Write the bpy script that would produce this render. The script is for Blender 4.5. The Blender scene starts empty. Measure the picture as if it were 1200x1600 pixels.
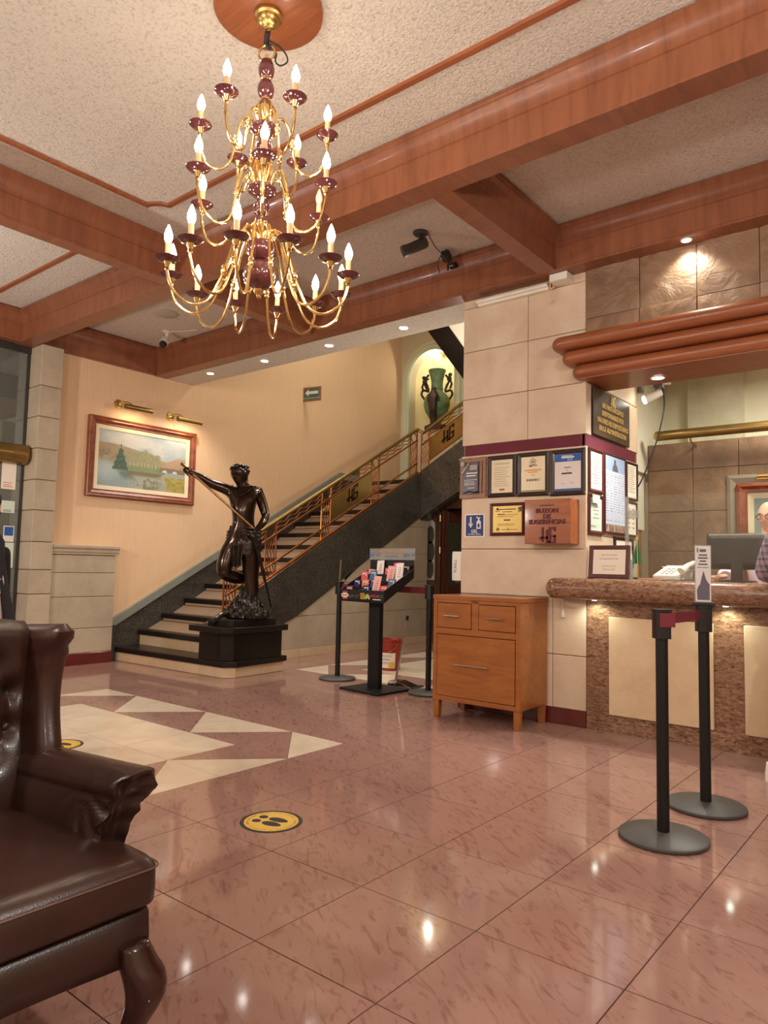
import bpy, math, random
import numpy as np
from mathutils import Vector, Matrix, Euler

random.seed(7)
PI = math.pi
SC = bpy.context.scene
COL = SC.collection

# ------------------------------------------------------------------ camera, world, light, exposure
cam = bpy.data.cameras.new('camera')
cam.sensor_fit = 'VERTICAL'
cam.sensor_height = 36.0
cam.sensor_width = 27.0
cam.lens = 1114.58 / 1600 * 36.0
cam.clip_start = 0.05
co = bpy.data.objects.new('camera', cam)
COL.objects.link(co)
yaw, pitch, roll = 0.680192815, 0.076718785, 0.0211215291
fwv = Vector((-math.sin(yaw) * math.cos(pitch), math.cos(yaw) * math.cos(pitch), math.sin(pitch)))
rv = Vector((math.cos(yaw), math.sin(yaw), 0))
uv = rv.cross(fwv)
r2 = rv * math.cos(roll) + uv * math.sin(roll)
u2 = -rv * math.sin(roll) + uv * math.cos(roll)
mw = Matrix((r2, u2, -fwv)).transposed().to_4x4()
mw.translation = (0, 0, 1.17)
co.matrix_world = mw
SC.camera = co

w = bpy.data.worlds.new('world')
SC.world = w
w.use_nodes = True
w.node_tree.nodes['Background'].inputs[0].default_value = (0.02, 0.022, 0.03, 1)
w.node_tree.nodes['Background'].inputs[1].default_value = 0.3
SC.view_settings.view_transform = 'Standard'
SC.view_settings.look = 'None'
SC.view_settings.gamma = 1.0
SC.view_settings.use_curve_mapping = False
SC.view_settings.exposure = 0.72

WARM = (1.0, 0.90, 0.78)
NEUT = (1.0, 0.96, 0.91)


def lamp(kind, name, loc, power, col=WARM, size=0.2, target=None, spot=70, blend=0.6, shape='DISK'):
    l = bpy.data.lights.new(name, kind)
    l.energy = power
    l.color = col
    if kind == 'AREA':
        l.shape = shape
        l.size = size
        l.spread = PI
    elif kind == 'SPOT':
        l.spot_size = math.radians(spot)
        l.spot_blend = blend
        l.shadow_soft_size = size
    else:
        l.shadow_soft_size = size
    o = bpy.data.objects.new(name, l)
    o.location = loc
    if target is not None:
        d = Vector(target) - Vector(loc)
        o.rotation_euler = d.to_track_quat('-Z', 'Y').to_euler()
    COL.objects.link(o)
    o['kind'] = 'helper'
    return o


# added unseen fill lights (bays beside and behind the camera) and the lamps upstairs / in the office
for (lx, ly, lp) in ((0.9, 1.7, 98), (-2.4, -1.2, 95), (1.6, -1.4, 55), (-6.3, 1.2, 75), (-6.2, -1.6, 40)):
    lamp('POINT', 'lobby_fill_lamp', (lx, ly, 2.85 if lx > -3 else 2.15), lp, NEUT, 0.07)
lamp('POINT', 'corridor_fill_lamp', (-4.1, 7.0, 2.95), 50, (1.0, 0.93, 0.80), 0.12)  # added fill for the under-stair wall, out of view behind the column
lamp('AREA', 'stairwell_ceiling_lamp', (-6.4, 7.6, 5.9), 27, (1.0, 0.95, 0.80), 0.8)
lamp('AREA', 'reception_ceiling_lamp', (-0.9, 6.3, 3.05), 30, (1.0, 0.95, 0.80), 0.5)


# ------------------------------------------------------------------ helpers
def lin(c):
    out = []
    for v in c:
        v = v / 255.0
        out.append(v / 12.92 if v <= 0.04045 else ((v + 0.055) / 1.055) ** 2.4)
    return tuple(out) + (1.0,)


class NT:
    def __init__(s, name):
        s.m = bpy.data.materials.new(name)
        s.m.use_nodes = True
        s.t = s.m.node_tree
        s.b = s.t.nodes['Principled BSDF']

    def n(s, typ, **kw):
        nd = s.t.nodes.new(typ)
        for k, v in kw.items():
            setattr(nd, k, v)
        return nd

    def l(s, a, b):
        s.t.links.new(a, b)

    def coords(s, scale=(1, 1, 1), rnd=False, rot=(0, 0, 0)):
        tc = s.n('ShaderNodeTexCoord')
        src = tc.outputs['Object']
        if rnd:
            oi = s.n('ShaderNodeObjectInfo')
            mul = s.n('ShaderNodeVectorMath', operation='SCALE')
            cb = s.n('ShaderNodeCombineXYZ')
            s.l(oi.outputs['Random'], cb.inputs[0])
            m2 = s.n('ShaderNodeMath', operation='MULTIPLY')
            s.l(oi.outputs['Random'], m2.inputs[0])
            m2.inputs[1].default_value = 7.3
            s.l(m2.outputs[0], cb.inputs[1])
            s.l(cb.outputs[0], mul.inputs[0])
            mul.inputs['Scale'].default_value = 20
            ad = s.n('ShaderNodeVectorMath', operation='ADD')
            s.l(src, ad.inputs[0])
            s.l(mul.outputs[0], ad.inputs[1])
            src = ad.outputs[0]
        mp = s.n('ShaderNodeMapping')
        mp.inputs['Scale'].default_value = scale
        mp.inputs['Rotation'].default_value = rot
        s.l(src, mp.inputs['Vector'])
        return mp.outputs[0]

    def noise(s, vec, scale, detail=4, rough=0.55, dist=0.0):
        nz = s.n('ShaderNodeTexNoise')
        nz.inputs['Scale'].default_value = scale
        nz.inputs['Detail'].default_value = detail
        nz.inputs['Roughness'].default_value = rough
        nz.inputs['Distortion'].default_value = dist
        s.l(vec, nz.inputs['Vector'])
        return nz.outputs['Fac']

    def ramp(s, fac, stops):
        r = s.n('ShaderNodeValToRGB')
        el = r.color_ramp.elements
        while len(el) < len(stops):
            el.new(0.5)
        for e, (p, c) in zip(el, stops):
            e.position = p
            e.color = c
        s.l(fac, r.inputs[0])
        return r.outputs[0]

    def mix(s, fac, a, b, blend='MIX'):
        mx = s.n('ShaderNodeMix', data_type='RGBA', blend_type=blend)
        for idx, v in ((0, fac), (6, a), (7, b)):
            if hasattr(v, 'is_linked'):
                s.l(v, mx.inputs[idx])
            else:
                mx.inputs[idx].default_value = v
        return mx.outputs[2]

    def bump(s, h, strength, dist=0.01):
        bp = s.n('ShaderNodeBump')
        bp.inputs['Strength'].default_value = strength
        bp.inputs['Distance'].default_value = dist
        s.l(h, bp.inputs['Height'])
        s.l(bp.outputs[0], s.b.inputs['Normal'])

    def base(s, c):
        if hasattr(c, 'is_linked'):
            s.l(c, s.b.inputs['Base Color'])
        else:
            s.b.inputs['Base Color'].default_value = c

    def set(s, rough=0.5, metal=0.0, coat=0.0, spec=0.5):
        s.b.inputs['Roughness'].default_value = rough
        s.b.inputs['Metallic'].default_value = metal
        s.b.inputs['Coat Weight'].default_value = coat
        s.b.inputs['Coat Roughness'].default_value = 0.08
        s.b.inputs['Specular IOR Level'].default_value = spec
        return s.m


def plain(name, c, rough=0.5, metal=0.0, coat=0.0, vary=0.0, vscale=6, bump=None):
    t = NT(name)
    c1 = lin(c)
    if vary:
        v = t.coords()
        c2 = tuple(x * (1 - vary) for x in c1[:3]) + (1,)
        t.base(t.ramp(t.noise(v, vscale), [(0.35, c2), (0.65, c1)]))
    else:
        t.base(c1)
    if bump:
        t.bump(t.noise(t.coords(), bump[0], 3), bump[1], bump[2] if len(bump) > 2 else 0.004)
    return t.set(rough, metal, coat)


def wood(name, c1, c2, stretch=(1.2, 14, 14), rough=0.3, coat=0.25, rnd=False):
    t = NT(name)
    v = t.coords(stretch, rnd)
    a = t.noise(v, 2.2, 6, 0.6, 0.8)
    col = t.ramp(a, [(0.28, lin(c2)), (0.62, lin(c1))])
    b = t.noise(t.coords((0.6, 0.6, 0.6)), 2.0, 2)
    col = t.mix(b, col, t.mix(0.5, col, lin(c2)))
    t.base(col)
    t.bump(a, 0.05, 0.003)
    return t.set(rough, 0, coat)


def emis(name, c, strength):
    t = NT(name)
    t.base((0, 0, 0, 1))
    t.b.inputs['Emission Color'].default_value = c + (1,)
    t.b.inputs['Emission Strength'].default_value = strength
    return t.set(0.4)


def glassy(name, tint, refl, haze, hazecol):
    """thin pane: mostly clear, some mirror reflection and a faint haze"""
    t = NT(name)
    tr = t.n('ShaderNodeBsdfTransparent')
    tr.inputs[0].default_value = tint
    gl = t.n('ShaderNodeBsdfGlossy')
    gl.inputs['Roughness'].default_value = 0.03
    df = t.n('ShaderNodeBsdfDiffuse')
    df.inputs[0].default_value = hazecol
    m1 = t.n('ShaderNodeMixShader')
    m1.inputs[0].default_value = haze
    t.l(tr.outputs[0], m1.inputs[1])
    t.l(df.outputs[0], m1.inputs[2])
    m2 = t.n('ShaderNodeMixShader')
    m2.inputs[0].default_value = refl
    t.l(m1.outputs[0], m2.inputs[1])
    t.l(gl.outputs[0], m2.inputs[2])
    t.l(m2.outputs[0], t.t.nodes['Material Output'].inputs[0])
    return t.m


# ------------------------------------------------------------------ materials
K = {}
K['wood'] = wood('cherry_wood', (164, 96, 58), (126, 68, 38), rough=0.36, coat=0.12)
K['wood_y'] = wood('cherry_wood_y', (190, 108, 62), (150, 74, 38), (14, 1.2, 14))
K['wood_dark'] = wood('dark_wood', (92, 50, 34), (56, 28, 20), (10, 10, 1.2))
K['wood_cab'] = wood('cabinet_wood', (166, 100, 42), (136, 74, 26), (1.6, 9, 9), 0.33)
K['wood_box'] = wood('box_wood', (172, 100, 50), (136, 68, 30), (1.5, 9, 12), 0.35)
K['wood_fr'] = wood('frame_wood', (150, 78, 44), (104, 46, 24), (5, 5, 5), 0.4, 0.1)
K['wood_beam'] = wood('beam_veneer', (150, 92, 62), (120, 70, 46), (7, 1.5, 0.9), 0.38, 0.1)
K['wood_tan'] = wood('tan_wood', (168, 124, 66), (140, 96, 48), (12, 12, 1.4), 0.5, 0)
K['frame_dark'] = plain('dark_frame', (54, 32, 25), 0.45, 0, 0.05, 0.35, 30)
K['frame_red'] = plain('mahogany_frame', (88, 30, 26), 0.42, 0, 0.1, 0.3, 20)
K['frame_tan'] = plain('tan_frame', (150, 104, 70), 0.4, 0, 0.2, 0.25, 20)

t = NT('ceiling_plaster')
v = t.coords()
t.base(t.ramp(t.noise(v, 60, 3), [(0.3, lin((196, 184, 168))), (0.5, lin((226, 214, 198)))]))
t.bump(t.noise(v, 62, 4, 0.65), 0.9, 0.022)
K['ceil'] = t.set(0.9)
K['plaster'] = plain('smooth_plaster', (222, 210, 188), 0.85, 0, 0, 0.08, 3)
K['plaster_g'] = plain('stair_plaster', (206, 190, 158), 0.85, 0, 0, 0.10, 2)

t = NT('peach_wallpaper')
v = t.coords((1, 26, 1.0))
st = t.noise(v, 3, 3, 0.6)
t.base(t.mix(st, lin((218, 178, 138)), lin((230, 194, 156))))
t.bump(st, 0.30, 0.012)
K['peach'] = t.set(0.75)


def limestone(name, c1, c2, rough=0.55):
    t = NT(name)
    a = t.noise(t.coords(rnd=True), 3.5, 6, 0.65)
    b = t.noise(t.coords((1, 1, 6), rnd=True), 14, 4, 0.6)
    col = t.ramp(a, [(0.3, lin(c2)), (0.68, lin(c1))])
    t.base(t.mix(0.22, col, t.ramp(b, [(0.3, lin(c2)), (0.7, lin(c1))])))
    t.bump(b, 0.05, 0.004)
    return t.set(rough)


K['lime'] = limestone('limestone', (220, 198, 172), (202, 176, 148))
K['lime_g'] = limestone('limestone_grey', (188, 172, 148), (166, 148, 124))
K['cream'] = limestone('cream_marble', (218, 192, 158), (198, 166, 128), 0.35)
K['joint'] = plain('stone_joint', (138, 112, 88), 0.9)

t = NT('floor_rose_marble')
vv = t.coords((1, 1, 1), True, (0, 0, 0.5))
a = t.noise(vv, 7, 5, 0.6, 0.4)
v2_ = t.n('ShaderNodeMapping')
v2_.inputs['Scale'].default_value = (6, 20, 6)
t.l(t.coords((1, 1, 1), True, (0, 0, 0.63)), v2_.inputs['Vector'])
v2 = v2_.outputs[0]
b = t.noise(v2, 1.0, 4, 0.6, 1.9)
col = t.mix(a, lin((150, 112, 100)), lin((162, 124, 112)))
fl = t.ramp(b, [(0.53, (0, 0, 0, 1)), (0.66, (1, 1, 1, 1))])
col = t.mix(t.ramp(fl, [(0, (0, 0, 0, 1)), (1, (.6, .6, .6, 1))]), col, lin((122, 84, 70)))
t.base(col)
K['floor'] = t.set(0.075, 0, 0, 0.5)
t = NT('floor_cream_marble')
a = t.noise(t.coords((1, 1, 1), True), 4, 6, 0.65, 0.5)
t.base(t.ramp(a, [(0.3, lin((206, 184, 158))), (0.65, lin((220, 202, 178)))]))
K['floor_c'] = t.set(0.075)
K['grout'] = plain('floor_grout', (70, 46, 38), 0.8)

t = NT('black_granite')
a = t.noise(t.coords(), 90, 3, 0.75)
c = t.noise(t.coords(), 3, 4)
col = t.ramp(a, [(0.42, lin((50, 46, 42))), (0.56, lin((86, 80, 70))), (0.68, lin((150, 138, 120)))])
t.base(t.mix(c, col, lin((44, 40, 36))))
K['granite'] = t.set(0.16)
K['black_marble'] = plain('black_marble', (34, 26, 22), 0.30, 0, 0.0, 0.3, 4)
K['black_marble'].node_tree.nodes['Principled BSDF'].inputs['Specular IOR Level'].default_value = 0.3

t = NT('brown_granite')
v = t.coords((1.0, 1, 2.6))
a = t.noise(v, 24, 6, 0.75, 0.8)
b = t.noise(t.coords((0.7, 1, 3.5)), 5, 4, 0.6, 0.8)
col = t.ramp(a, [(0.36, lin((52, 36, 28))), (0.48, lin((126, 90, 66))), (0.64, lin((168, 130, 104)))])
t.base(t.mix(t.ramp(b, [(.4, (0, 0, 0, 1)), (.7, (.5, .5, .5, 1))]), col, lin((140, 100, 76))))
K['granite_b'] = t.set(0.25)


def slate(name, c1, c2, strength):
    t = NT(name)
    v = t.coords((1, 1, 1), True)
    a = t.noise(v, 3.2, 7, 0.62, 1.2)
    c = t.noise(v, 1.3, 3, 0.5, 0.6)
    col = t.ramp(a, [(0.3, lin(c2)), (0.66, lin(c1))])
    t.base(t.mix(c, col, t.mix(0.4, col, lin((150, 120, 90)))))
    t.bump(a, strength, 0.03)
    return t.set(0.45)


K['slate'] = slate('slate_rough', (158, 122, 94), (112, 82, 60), 1.0)
K['slate_b'] = slate('slate_back', (132, 104, 78), (92, 68, 50), 0.7)

t = NT('leather')
v = t.coords()
vo = t.n('ShaderNodeTexVoronoi')
vo.inputs['Scale'].default_value = 260
t.l(v, vo.inputs['Vector'])
t.base(t.ramp(t.noise(v, 5, 3), [(0.3, lin((44, 26, 20))), (0.7, lin((60, 35, 27)))]))
t.bump(vo.outputs['Distance'], 0.12, 0.002)
K['leather'] = t.set(0.33, 0, 0.1)
K['piping'] = plain('leather_piping', (104, 72, 54), 0.35)
K['leg_wood'] = plain('dark_leg_wood', (54, 24, 18), 0.22, 0, 0.5, 0.3, 12)
K['bronze'] = plain('bronze', (58, 40, 28), 0.22, 0.75, 0.3, 0.35, 5)
K['bronze_d'] = plain('bronze_rough', (44, 36, 28), 0.26, 0.7, 0.3, 0.4, 9, (22, 0.6, 0.02))
K['brass'] = plain('brass', (210, 178, 110), 0.32, 1.0, 0, 0.12, 8)
K['gold'] = plain('gold', (238, 204, 136), 0.2, 1.0)
K['copper'] = plain('rail_copper', (176, 108, 58), 0.3, 0.9, 0, 0.2, 8)
K['brass_d'] = plain('aged_brass', (158, 128, 74), 0.36, 0.85, 0, 0.2, 6)
K['chrome'] = plain('chrome', (205, 200, 192), 0.15, 1.0)
K['purple'] = plain('plum_ceramic', (92, 44, 46), 0.1, 0, 0.8, 0.2, 12)
K['ivory'] = plain('candle_ivory', (226, 186, 136), 0.5)
K['black'] = plain('black_plastic', (24, 22, 22), 0.4)
K['cam_grey'] = plain('camera_grey', (66, 62, 62), 0.45)
K['black_m'] = plain('black_metal', (20, 19, 19), 0.42, 0.2)
K['base_g'] = plain('stanchion_base_grey', (74, 70, 64), 0.5, 0, 0, 0.1, 8)
K['burg'] = plain('burgundy_paint', (104, 22, 44), 0.65, 0, 0, 0.08, 4)
K['burg_d'] = plain('burgundy_skirting', (96, 30, 26), 0.25, 0, 0.2, 0.1, 4)
K['belt'] = plain('burgundy_belt', (112, 30, 40), 0.7)
K['white'] = plain('white_plastic', (232, 226, 214), 0.4)
K['paper'] = plain('paper', (236, 224, 206), 0.8)
K['paper_c'] = plain('paper_cream', (232, 220, 188), 0.8)
K['paper_g'] = plain('paper_green', (206, 222, 206), 0.8)
K['paper_b'] = plain('poster_blue', (196, 202, 214), 0.7)
K['ink'] = plain('ink', (70, 62, 58), 0.8)
K['ink_l'] = plain('ink_light', (160, 146, 132), 0.8)
K['ink_r'] = plain('ink_red', (176, 84, 72), 0.8)
K['ink_w'] = plain('ink_white', (226, 222, 216), 0.8)
K['blue'] = plain('sign_blue', (28, 48, 112), 0.5)
K['blue2'] = plain('header_blue', (38, 92, 160), 0.6)
K['green_s'] = plain('sign_green', (66, 104, 94), 0.5)
K['maroon'] = plain('maroon_letter', (88, 16, 28), 0.5)
K['sign_br'] = plain('sign_brown', (72, 54, 42), 0.35, 0.2, 0.1, 0.2, 4)
K['gold_l'] = plain('gold_letter', (216, 184, 116), 0.4, 0.4)
K['gold_pl'] = plain('gold_plate', (206, 172, 96), 0.35, 0.5, 0, 0.1, 10)
K['grey_pl'] = plain('grey_plaque', (84, 74, 80), 0.35, 0.3, 0, 0.2, 6)
K['yellow'] = plain('sticker_yellow', (220, 178, 74), 0.35)
K['verdigris'] = plain('verdigris', (120, 150, 110), 0.5, 0.1, 0, 0.45, 7, (30, 0.4, 0.01))
K['verd_d'] = plain('dark_patina', (62, 56, 46), 0.45, 0.3, 0, 0.4, 14, (30, 0.4, 0.01))
K['niche'] = plain('niche_paint', (234, 216, 168), 0.85)
K['arch'] = plain('arch_paint', (196, 196, 164), 0.7)
K['grey_cap'] = plain('grey_stone_cap', (134, 136, 124), 0.45, 0, 0, 0.1, 6)
K['skin'] = plain('skin', (226, 164, 136), 0.5, 0, 0, 0.06, 12)
K['pink_sh'] = plain('pink_shirt', (232, 204, 208), 0.8)
K['white_sh'] = plain('white_shirt', (228, 208, 200), 0.85)
K['jacket'] = plain('black_jacket', (24, 20, 26), 0.7)
K['hair_d'] = plain('dark_hair', (30, 22, 22), 0.6)
K['trouser'] = plain('dark_trousers', (38, 40, 52), 0.8)
K['teal'] = plain('portrait_teal', (126, 152, 146), 0.8, 0, 0, 0.15, 5)
K['linen'] = plain('linen_mat', (226, 208, 176), 0.8)
K['monitor'] = plain('monitor_black', (20, 18, 18), 0.45)
K['monitor_g'] = plain('monitor_grey', (120, 118, 112), 0.4)
K['red_b'] = plain('bucket_red', (150, 46, 30), 0.4)
K['green_f'] = plain('flag_green', (40, 156, 110), 0.7)
K['orange'] = plain('orange_ink', (232, 128, 52), 0.7)
K['bulb_off'] = plain('unlit_bulb', (214, 196, 170), 0.1)
K['bulb'] = emis('bulb_glow', (1.0, 0.89, 0.74), 58)
K['led'] = emis('led_glow', (1.0, 0.97, 0.88), 30)
K['led_g'] = emis('led_greenish', (0.86, 1.0, 0.84), 14)
K['bulb_w'] = emis('spot_glow', (1.0, 0.95, 0.8), 9)
K['glass'] = glassy('clear_screen', (0.95, 0.97, 0.95, 1), 0.05, 0.008, (0.8, 0.8, 0.76, 1))
K['glass_d'] = glassy('entrance_glass', (0.55, 0.62, 0.60, 1), 0.22, 0.30, (0.30, 0.34, 0.31, 1))
K['acrylic'] = glassy('acrylic', (0.85, 0.86, 0.84, 1), 0.08, 0.35, (0.6, 0.6, 0.56, 1))
K['leaded'] = glassy('leaded_glass', (0.8, 0.8, 0.74, 1), 0.1, 0.55, (0.62, 0.60, 0.52, 1))
K['lead'] = plain('dark_leaded_glass', (78, 72, 60), 0.15, 0.2, 0.3, 0.3, 30)
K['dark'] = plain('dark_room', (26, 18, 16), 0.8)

t = NT('plaid_shirt')
tc = t.coords()
sx = t.n('ShaderNodeSeparateXYZ')
t.l(tc, sx.inputs[0])
cols = []
for out, fr in ((sx.outputs[2], 13.0), (sx.outputs[0], 13.0)):
    m = t.n('ShaderNodeMath', operation='MULTIPLY')
    m.inputs[1].default_value = fr
    t.l(out, m.inputs[0])
    f = t.n('ShaderNodeMath', operation='FRACT')
    t.l(m.outputs[0], f.inputs[0])
    cols.append(t.ramp(f.outputs[0], [(0.0, lin((196, 168, 176))), (0.34, lin((196, 168, 176))), (0.36, lin((92, 92, 136))), (0.55, lin((92, 92, 136))),
                                      (0.57, lin((220, 205, 205))), (0.74, lin((150, 158, 130))), (0.92, lin((110, 110, 150)))]))
t.base(t.mix(0.5, cols[0], cols[1]))
K['plaid'] = t.set(0.85)

t = NT('canvas_print')
at = t.n('ShaderNodeAttribute')
at.attribute_name = 'Col'
t.l(at.outputs['Color'], t.b.inputs['Base Color'])
K['canvas'] = t.set(0.4)


# ------------------------------------------------------------------ mesh builder
_txt = {}


def text_geo(s, bold=0.0):
    if (s, bold) in _txt:
        return _txt[(s, bold)]
    c = bpy.data.curves.new('t', 'FONT')
    c.body = s
    c.size = 1.0
    c.resolution_u = 2
    c.offset = bold
    c.align_x = 'CENTER'
    o = bpy.data.objects.new('t', c)
    COL.objects.link(o)
    dg = bpy.context.evaluated_depsgraph_get()
    me = o.evaluated_get(dg).to_mesh()
    vs = [tuple(v.co) for v in me.vertices]
    fs = [tuple(p.vertices) for p in me.polygons]
    o.evaluated_get(dg).to_mesh_clear()
    bpy.data.objects.remove(o)
    bpy.data.curves.remove(c)
    _txt[(s, bold)] = (vs, fs)
    return _txt[(s, bold)]


class MB:
    def __init__(s):
        s.v = []
        s.f = []
        s.mi = []

    def add(s, vs, fs, mi=0, M=None):
        o = len(s.v)
        if M is not None:
            vs = [tuple(M @ Vector(p)) for p in vs]
        s.v += [tuple(p) for p in vs]
        s.f += [tuple(i + o for i in f) for f in fs]
        s.mi += [mi] * len(fs)
        return s

    def box(s, x0, x1, y0, y1, z0, z1, mi=0, M=None):
        vs = [(x, y, z) for z in (z0, z1) for y in (y0, y1) for x in (x0, x1)]
        fs = [(0, 2, 3, 1), (4, 5, 7, 6), (0, 1, 5, 4), (2, 6, 7, 3), (0, 4, 6, 2), (1, 3, 7, 5)]
        return s.add(vs, fs, mi, M)

    def prism(s, poly, axis, d0, d1, mi=0, M=None):
        """poly: 2D points; axis x: (y,z), y: (x,z), z: (x,y)"""
        n = len(poly)
        mk = {'x': lambda a, b, d: (d, a, b), 'y': lambda a, b, d: (a, d, b), 'z': lambda a, b, d: (a, b, d)}[axis]
        vs = [mk(a, b, d0) for a, b in poly] + [mk(a, b, d1) for a, b in poly]
        area = sum(poly[i][0] * poly[(i + 1) % n][1] - poly[(i + 1) % n][0] * poly[i][1] for i in range(n))
        flip = (area > 0) != (axis == 'y')
        if d1 < d0:
            flip = not flip
        fs = [tuple(range(n)), tuple(range(2 * n - 1, n - 1, -1))] + [(i, i + n, (i + 1) % n + n, (i + 1) % n) for i in range(n)]
        if flip:
            fs = [tuple(reversed(f)) for f in fs]
        return s.add(vs, fs, mi, M)

    def loft(s, rings, mi=0, closed=True, cap=True, M=None):
        n = len(rings[0])
        vs = [p for r in rings for p in r]
        fs = []
        for i in range(len(rings) - 1):
            for j in range(n if closed else n - 1):
                a, b = i * n + j, i * n + (j + 1) % n
                fs.append((a, b, b + n, a + n))
        if cap and closed:
            fs.append(tuple(reversed(range(n))))
            fs.append(tuple(range((len(rings) - 1) * n, len(rings) * n)))
        return s.add(vs, fs, mi, M)

    def tube(s, path, r, n=8, mi=0, cap=True, M=None, closed=False):
        path = [Vector(p) for p in path]
        N = len(path)
        rs = r if isinstance(r, (list, tuple)) else [r] * N
        rings = []
        up = None
        for i in range(N):
            if closed:
                t = path[(i + 1) % N] - path[i - 1]
            else:
                t = path[min(i + 1, N - 1)] - path[max(i - 1, 0)]
            t.normalize()
            if up is None:
                up = Vector((0, 0, 1)) if abs(t.z) < 0.9 else Vector((1, 0, 0))
            a = t.cross(up)
            if a.length < 1e-5:
                a = t.orthogonal()
            a.normalize()
            b = a.cross(t)
            up = b
            rings.append([tuple(path[i] + (a * math.cos(q) + b * math.sin(q)) * rs[i]) for q in [2 * PI * k / n for k in range(n)]])
        if closed:
            rings.append(rings[0])
        return s.loft(rings, mi, True, cap and not closed, M)

    def lathe(s, prof, n=20, c=(0, 0, 0), mi=0, M=None, cap=True):
        rings = [[(c[0] + r * math.cos(2 * PI * k / n), c[1] + r * math.sin(2 * PI * k / n), c[2] + z) for k in range(n)] for r, z in prof]
        return s.loft(rings, mi, True, cap, M)

    def ball(s, c, r, n=14, m=9, mi=0, M=None):
        if not isinstance(r, (list, tuple)):
            r = (r, r, r)
        rings = []
        for i in range(m + 1):
            a = -PI / 2 + PI * i / m
            ca = max(math.cos(a), 0.02)
            rings.append([(c[0] + r[0] * ca * math.cos(2 * PI * k / n), c[1] + r[1] * ca * math.sin(2 * PI * k / n), c[2] + r[2] * math.sin(a)) for k in range(n)])
        return s.loft(rings, mi, True, True, M)

    def text(s, st, size, x, z, y=-0.001, depth=0.0, mi=0, sx=1.0, M=None, bold=0.0):
        """upright text in the xz plane facing -y, centred at x, baseline z"""
        vs, fs = text_geo(st, bold)
        n = len(vs)
        f3 = [(x + a * size * sx, y, z + b * size) for a, b, _ in vs]
        if depth == 0:
            return s.add(f3, fs, mi, M)
        bk = [(p[0], y + depth, p[2]) for p in f3]
        from collections import Counter
        cnt = Counter()
        for f in fs:
            for i in range(len(f)):
                cnt[(f[i], f[(i + 1) % len(f)])] += 1
        side = [(b, a, a + n, b + n) for (a, b) in cnt if (b, a) not in cnt]
        return s.add(f3 + bk, list(fs) + side, mi, M)

    def sx(s, k):
        s.v = [(x * k, y, z) for x, y, z in s.v]
        return s

    def build(s, name, mats, parent=None, smooth=40, bevel=0, seg=2, loc=None):
        me = bpy.data.meshes.new(name)
        me.from_pydata(s.v, [], s.f)
        if not isinstance(mats, (list, tuple)):
            mats = [mats]
        for m in mats:
            me.materials.append(K[m] if isinstance(m, str) else m)
        if len(mats) > 1:
            me.polygons.foreach_set('material_index', s.mi)
        if smooth:
            me.polygons.foreach_set('use_smooth', [True] * len(me.polygons))
            me.set_sharp_from_angle(angle=math.radians(smooth))
        me.update()
        o = bpy.data.objects.new(name, me)
        COL.objects.link(o)
        if parent:
            o.parent = parent
        if loc:
            o.location = loc
        if bevel:
            b = o.modifiers.new('bevel', 'BEVEL')
            b.width = bevel
            b.segments = seg
            b.limit_method = 'ANGLE'
            b.angle_limit = math.radians(40)
        return o


def tag(o, label, cat, group=None):
    o['label'] = label
    o['category'] = cat
    if group:
        o['group'] = group
    return o


def thing(name, label, cat, loc=(0, 0, 0), rz=0, group=None):
    o = bpy.data.objects.new(name, None)
    o.empty_display_size = 0.1
    COL.objects.link(o)
    o.location = loc
    o.rotation_euler = (0, 0, rz)
    return tag(o, label, cat, group)


def struct(o):
    o['kind'] = 'structure'
    return o


def share(src, name, parent, loc=(0, 0, 0), rz=0):
    o = bpy.data.objects.new(name, src.data)
    for md in src.modifiers:
        if md.type == 'BEVEL':
            b = o.modifiers.new('bevel', 'BEVEL')
            b.width, b.segments, b.limit_method, b.angle_limit = md.width, md.segments, md.limit_method, md.angle_limit
    COL.objects.link(o)
    o.parent = parent
    o.location = loc
    o.rotation_euler = (0, 0, rz)
    return o


def copy_thing(root, loc, rz, label):
    r = root.copy()
    COL.objects.link(r)
    r.location = loc
    r.rotation_euler = (0, 0, rz)
    r['label'] = label
    for ch in list(root.children):
        c = ch.copy()
        COL.objects.link(c)
        c.parent = r
        for g in list(ch.children):
            d = g.copy()
            COL.objects.link(d)
            d.parent = c
    return r


def spline(pts, n=6):
    """Catmull-Rom through points"""
    P = [Vector(p) for p in pts]
    P = [P[0] * 2 - P[1]] + P + [P[-1] * 2 - P[-2]]
    out = []
    for i in range(1, len(P) - 2):
        for k in range(n):
            t = k / n
            a, b, c, d = P[i - 1], P[i], P[i + 1], P[i + 2]
            out.append(0.5 * ((2 * b) + (c - a) * t + (2 * a - 5 * b + 4 * c - d) * t * t + (3 * b - a - 3 * c + d) * t ** 3))
    out.append(P[-2])
    return out


def skin_mesh(pts, edges, root=0, sub=2):
    """pts: list of (x,y,z,rx,ry) -> (verts, faces) of a smooth skinned body"""
    me = bpy.data.meshes.new('skin')
    me.from_pydata([p[:3] for p in pts], edges, [])
    o = bpy.data.objects.new('skin', me)
    COL.objects.link(o)
    md = o.modifiers.new('skin', 'SKIN')
    md.use_smooth_shade = True
    for i, p in enumerate(pts):
        me.skin_vertices[0].data[i].radius = (p[3], p[4] if len(p) > 4 else p[3])
        me.skin_vertices[0].data[i].use_root = (i == root)
    sd = o.modifiers.new('sub', 'SUBSURF')
    sd.levels = sub
    sd.render_levels = sub
    dg = bpy.context.evaluated_depsgraph_get()
    ev = o.evaluated_get(dg)
    m2 = ev.to_mesh()
    vs = [tuple(v.co) for v in m2.vertices]
    fs = [tuple(p.vertices) for p in m2.polygons]
    ev.to_mesh_clear()
    bpy.data.objects.remove(o)
    bpy.data.meshes.remove(me)
    return vs, fs

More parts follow.
